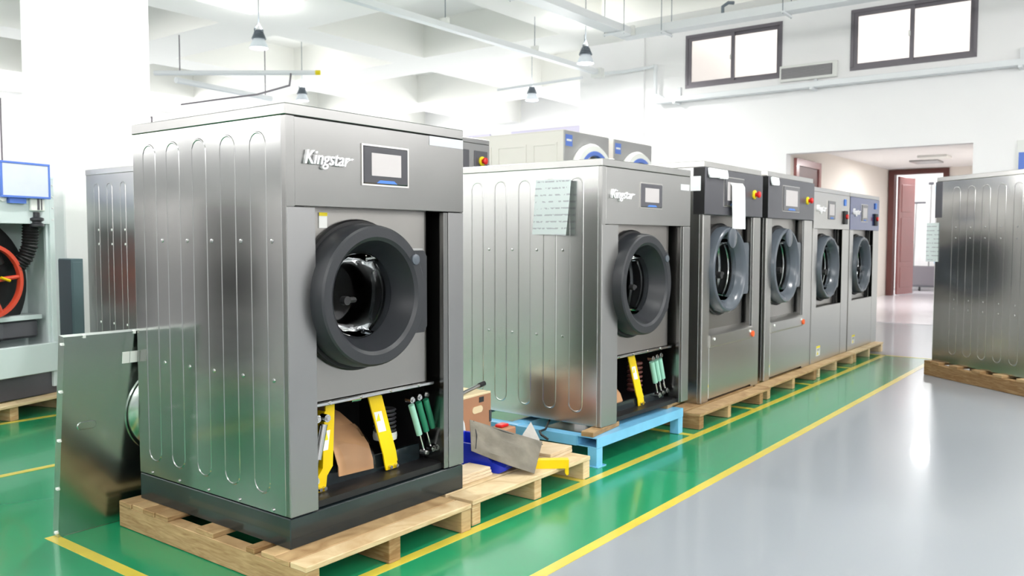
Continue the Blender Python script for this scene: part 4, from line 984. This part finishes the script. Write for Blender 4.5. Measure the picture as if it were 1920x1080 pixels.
# ------------------------------------------------------------------ trunking, trays and conduits
def hung(name, label, segs, hangers, size, top):
    r = thing(name, label, 'cable tray')
    for (p, q) in segs:
        x0, x1 = sorted((p[0], q[0])); y0, y1 = sorted((p[1], q[1])); z = p[2]; h_ = size
        if x1-x0 > y1-y0: MB().box(x0, x1, y0-h_[0]/2, y0+h_[0]/2, z, z+h_[1], .004).build('tray_run', M_['alu'], r)
        else: MB().box(x0-h_[0]/2, x0+h_[0]/2, y0, y1, z, z+h_[1], .004).build('tray_run', M_['alu'], r)
    for (x, y, z, ax) in hangers:
        w_ = size[0]/2+.05
        b = MB(); dx, dy = (w_, 0) if ax == 'x' else (0, w_)
        b.box(x-dx-.02, x+dx+.02, y-dy-.02, y+dy+.02, z-.04, z-.004)
        b.build('hanger_bar', M_['alu'], r)
        for sg in (-1, 1): MB().cyl((x+sg*dx, y+sg*dy, z-.05), (x+sg*dx, y+sg*dy, top), .007, n=6).build('threaded_rod', M_['lampbody'], r)
    return r
r = hung('cable_tray', 'wide silver cable tray hung from rods, turning towards the high windows',
     [((-6, 4.95, 5.25), (11.6, 4.95, 5.25)), ((11.78, 5.1, 5.25), (11.78, -8, 5.25))],
     [(5.2, 4.95, 5.25, 'y'), (8.35, 4.95, 5.25, 'y'), (11.2, 4.95, 5.25, 'y'), (11.78, 4.2, 5.25, 'x'), (11.78, 2.0, 5.25, 'x'), (11.78, -.6, 5.25, 'x')], (.30, .14), ZT)
MB().box(11.55, 11.62, 4.75, 4.83, 5.25, 5.42, .004).build('joint_plate', M_['labelw'], r)
MB().tube([(11.72, 3.1, 5.38), (11.72, 3.1, 5.52), (11.72, 3.0, 5.57), (11.72, 2.9, 5.55)], .03, 8).build('cable_elbow', M_['lampbody'], r)
r = hung('cable_duct', 'narrow silver trunking running to the white wall below the wide tray', [((-6, 6.72, 5.05), (13.6, 6.72, 5.05))],
     [], (.13, .10), ZT)
for x in (5.6, 8.6, 11.2, 13.0): MB().cyl((x, 6.72, 5.15), (x, 6.72, 5.8), .007, n=6).build('threaded_rod', M_['lampbody'], r)
for x in (5.6, 8.6, 11.2, 13.0): MB().box(x-.03, x+.03, 6.64, 6.80, 5.15, 5.24, .004).build('rod_clip', M_['labelw'], r)
MB().box(13.45, 13.62, 6.60, 6.84, 4.98, 5.18, .006).build('junction_box', M_['labelw'], r)
MB().cyl((13.62, 6.72, 5.09), (13.75, 6.2, 5.09), .035, n=8).cyl((13.75, 6.2, 5.09), (13.82, 5.48, 5.13), .035, n=8).cyl((13.82, 5.48, 5.16), (13.82, 5.48, 4.52), .04, n=8).cyl((13.82, 5.48, 4.54), (13.82, 5.28, 4.44), .035, n=8).build('drop_pipe', M_['alu'], r)
MB().cyl((13.2, 6.9, 4.96), (13.2, 9.2, 4.94), .03, n=8).build('side_conduit', M_['alu'], r)
r = thing('wall_trunking', 'silver trunking along the wall under the two high windows', 'cable tray')
MB().box(13.72, 13.92, -9.9, 5.45, 4.34, 4.44, .004).build('tray_run', M_['alu'], r)
for y in (5.0, 2.2, -1.15, -4.5):
    MB().box(13.70, 14.0, y-.03, y+.03, 4.30, 4.338).box(13.95, 14.0, y-.03, y+.03, 4.338, 4.66).build('wall_bracket', M_['alu'], r)
r = thing('air_vent', 'grey grille in a white frame between the two high windows', 'vent')
MB().box(13.90, 14.0, 1.80, 2.87, 4.52, 4.82, .006).build('vent_frame', M_['labelw'], r)
MB().box(13.885, 13.90, 1.88, 2.83, 4.57, 4.77).build('vent_backing', M_['winframe'], r)
for k in range(7): MB().box(13.87, 13.885, 1.89, 2.82, 4.58+.027*k, 4.592+.027*k).build('slat', M_['dryerfront'], r)
r = thing('conduit_frame', 'pair of hung pale tubes meeting behind the white column', 'conduit')
MB().cyl((7.55, 14.0, 5.0), (9.64, 11.31, 5.02), .05, n=8).build('pale_tube', M_['alu'], r)
MB().cyl((9.64, 11.31, 5.02), (9.70, 11.23, 5.02), .052, n=8).build('yellow_end', M_['labely'], r)
MB().cyl((8.27, 14.36, 5.0), (11.09, 14.75, 5.0), .07, n=8).build('pale_tube', M_['alu'], r)
MB().tube([(9.3, 11.7, 5.0), (9.3, 11.75, 4.75), (9.4, 13, 4.7), (9.2, 14.3, 4.68), (8.9, 15.2, 4.62)], .022, 8).build('thin_pipe', M_['winframe'], r)
MB().cyl((7.9, 13.6, 5.05), (7.9, 13.6, ZT), .012, n=6).cyl((10.9, 14.72, 5.05), (10.9, 14.72, ZT), .012, n=6).build('hanger_rod', M_['winframe'], r)
# sign at the right edge, corridor vent
r = thing('wall_sign', 'blue and white sign on the wall at the right edge', 'sign')
MB().box(13.96, 14.0, -1.6, -1.12, 2.3, 3.15, .004).build('sign_board', M_['labelw'], r); MB().box(13.95, 13.96, -1.6, -1.15, 2.36, 2.95).build('blue_field', M_['blueframe'], r)
tag(MB().box(19.4, 20.2, 1.1, 1.7, 3.34, 3.38, .01).build('ceiling_vent', M_['dryerfront']), 'grey square vent on the corridor ceiling', 'vent')

# ------------------------------------------------------------------ store room: mops, brooms, trolley
def mop(y, x, z0, z1, dy, kind, label):
    r = thing(kind, label, 'mop' if kind != 'squeegee' else 'squeegee', (x, y, 0))
    MB().cyl((0, 0, z0), (.12, dy, z1), .020, n=8).build('handle', M_['dryerfront'], r)
    return r
r = mop(2.15, 25.2, .5, 3.1, .05, 'floor_mop', 'white-headed mop standing head down in the trolley')
hd = MB()
for k in range(9): hd.tube([(0, 0, .62), (.02*math.cos(k), -.10+.025*k, .5), (.03*math.cos(k), -.14+.035*k, .26)], .02, 6)
hd.build('mop_head', M_['labelw'], r); MB().cyl((.10, .04, 2.85), (.12, .05, 3.1), .03, n=8).build('blue_grip', M_['bluesteel'], r); MB().cyl((0, 0, .8), (.02, .01, 1.05), .03, n=8).build('blue_joint', M_['bluesteel'], r)
r = mop(2.75, 25.2, .42, 2.6, -.02, 'squeegee', 'squeegee standing with its dark blade up')
MB().box(.09, .13, -.28, .24, 2.58, 2.64, .01).build('blade', M_['panelgrey'], r)
r = mop(2.95, 25.15, .45, 2.0, .25, 'broom', 'blue-tipped pole leaning left in the trolley')
MB().cyl((.09, .20, 1.75), (.13, .27, 2.05), .05, .03, 8).cyl((.05, .14, 1.9), (.09, .2, 2.2), .05, .03, 8).build('blue_tip', M_['bluesteel'], r)
r = mop(2.35, 25.3, .35, 3.2, .0, 'long_pole', 'tall thin pole standing beside the mops'); MB().box(.08, .14, -.06, .08, 3.14, 3.22, .01).build('pole_cap', M_['panelgrey'], r)
tr = thing('trolley', 'grey crate on a black wheeled base in the store room', 'trolley', (24.9, 2.45, .004))
MB().box(-.3, .3, -.55, .55, .12, .18, .01).build('base', M_['panelgrey'], tr)
MB().box(-.26, .26, -.50, .50, .18, .24).box(-.26, -.24, -.50, .50, .24, .72).box(.24, .26, -.50, .50, .24, .72).box(-.24, .24, -.50, -.48, .24, .72).box(-.24, .24, .48, .50, .24, .72).build('crate', M_['winframe'], tr)
for (x, y) in ((-.24, -.46), (-.24, .46), (.24, -.46), (.24, .46), (-.24, 0)): MB().cyl((x, y-.02, .06), (x, y+.02, .06), .058, n=14).build('wheel', M_['rubber'], tr)

# ------------------------------------------------------------------ to metres
bpy.context.view_layer.update()
for me in bpy.data.meshes: me.transform(Matrix.Scale(S, 4))
for o in bpy.data.objects:
    if o != camo: o.location = o.location*S
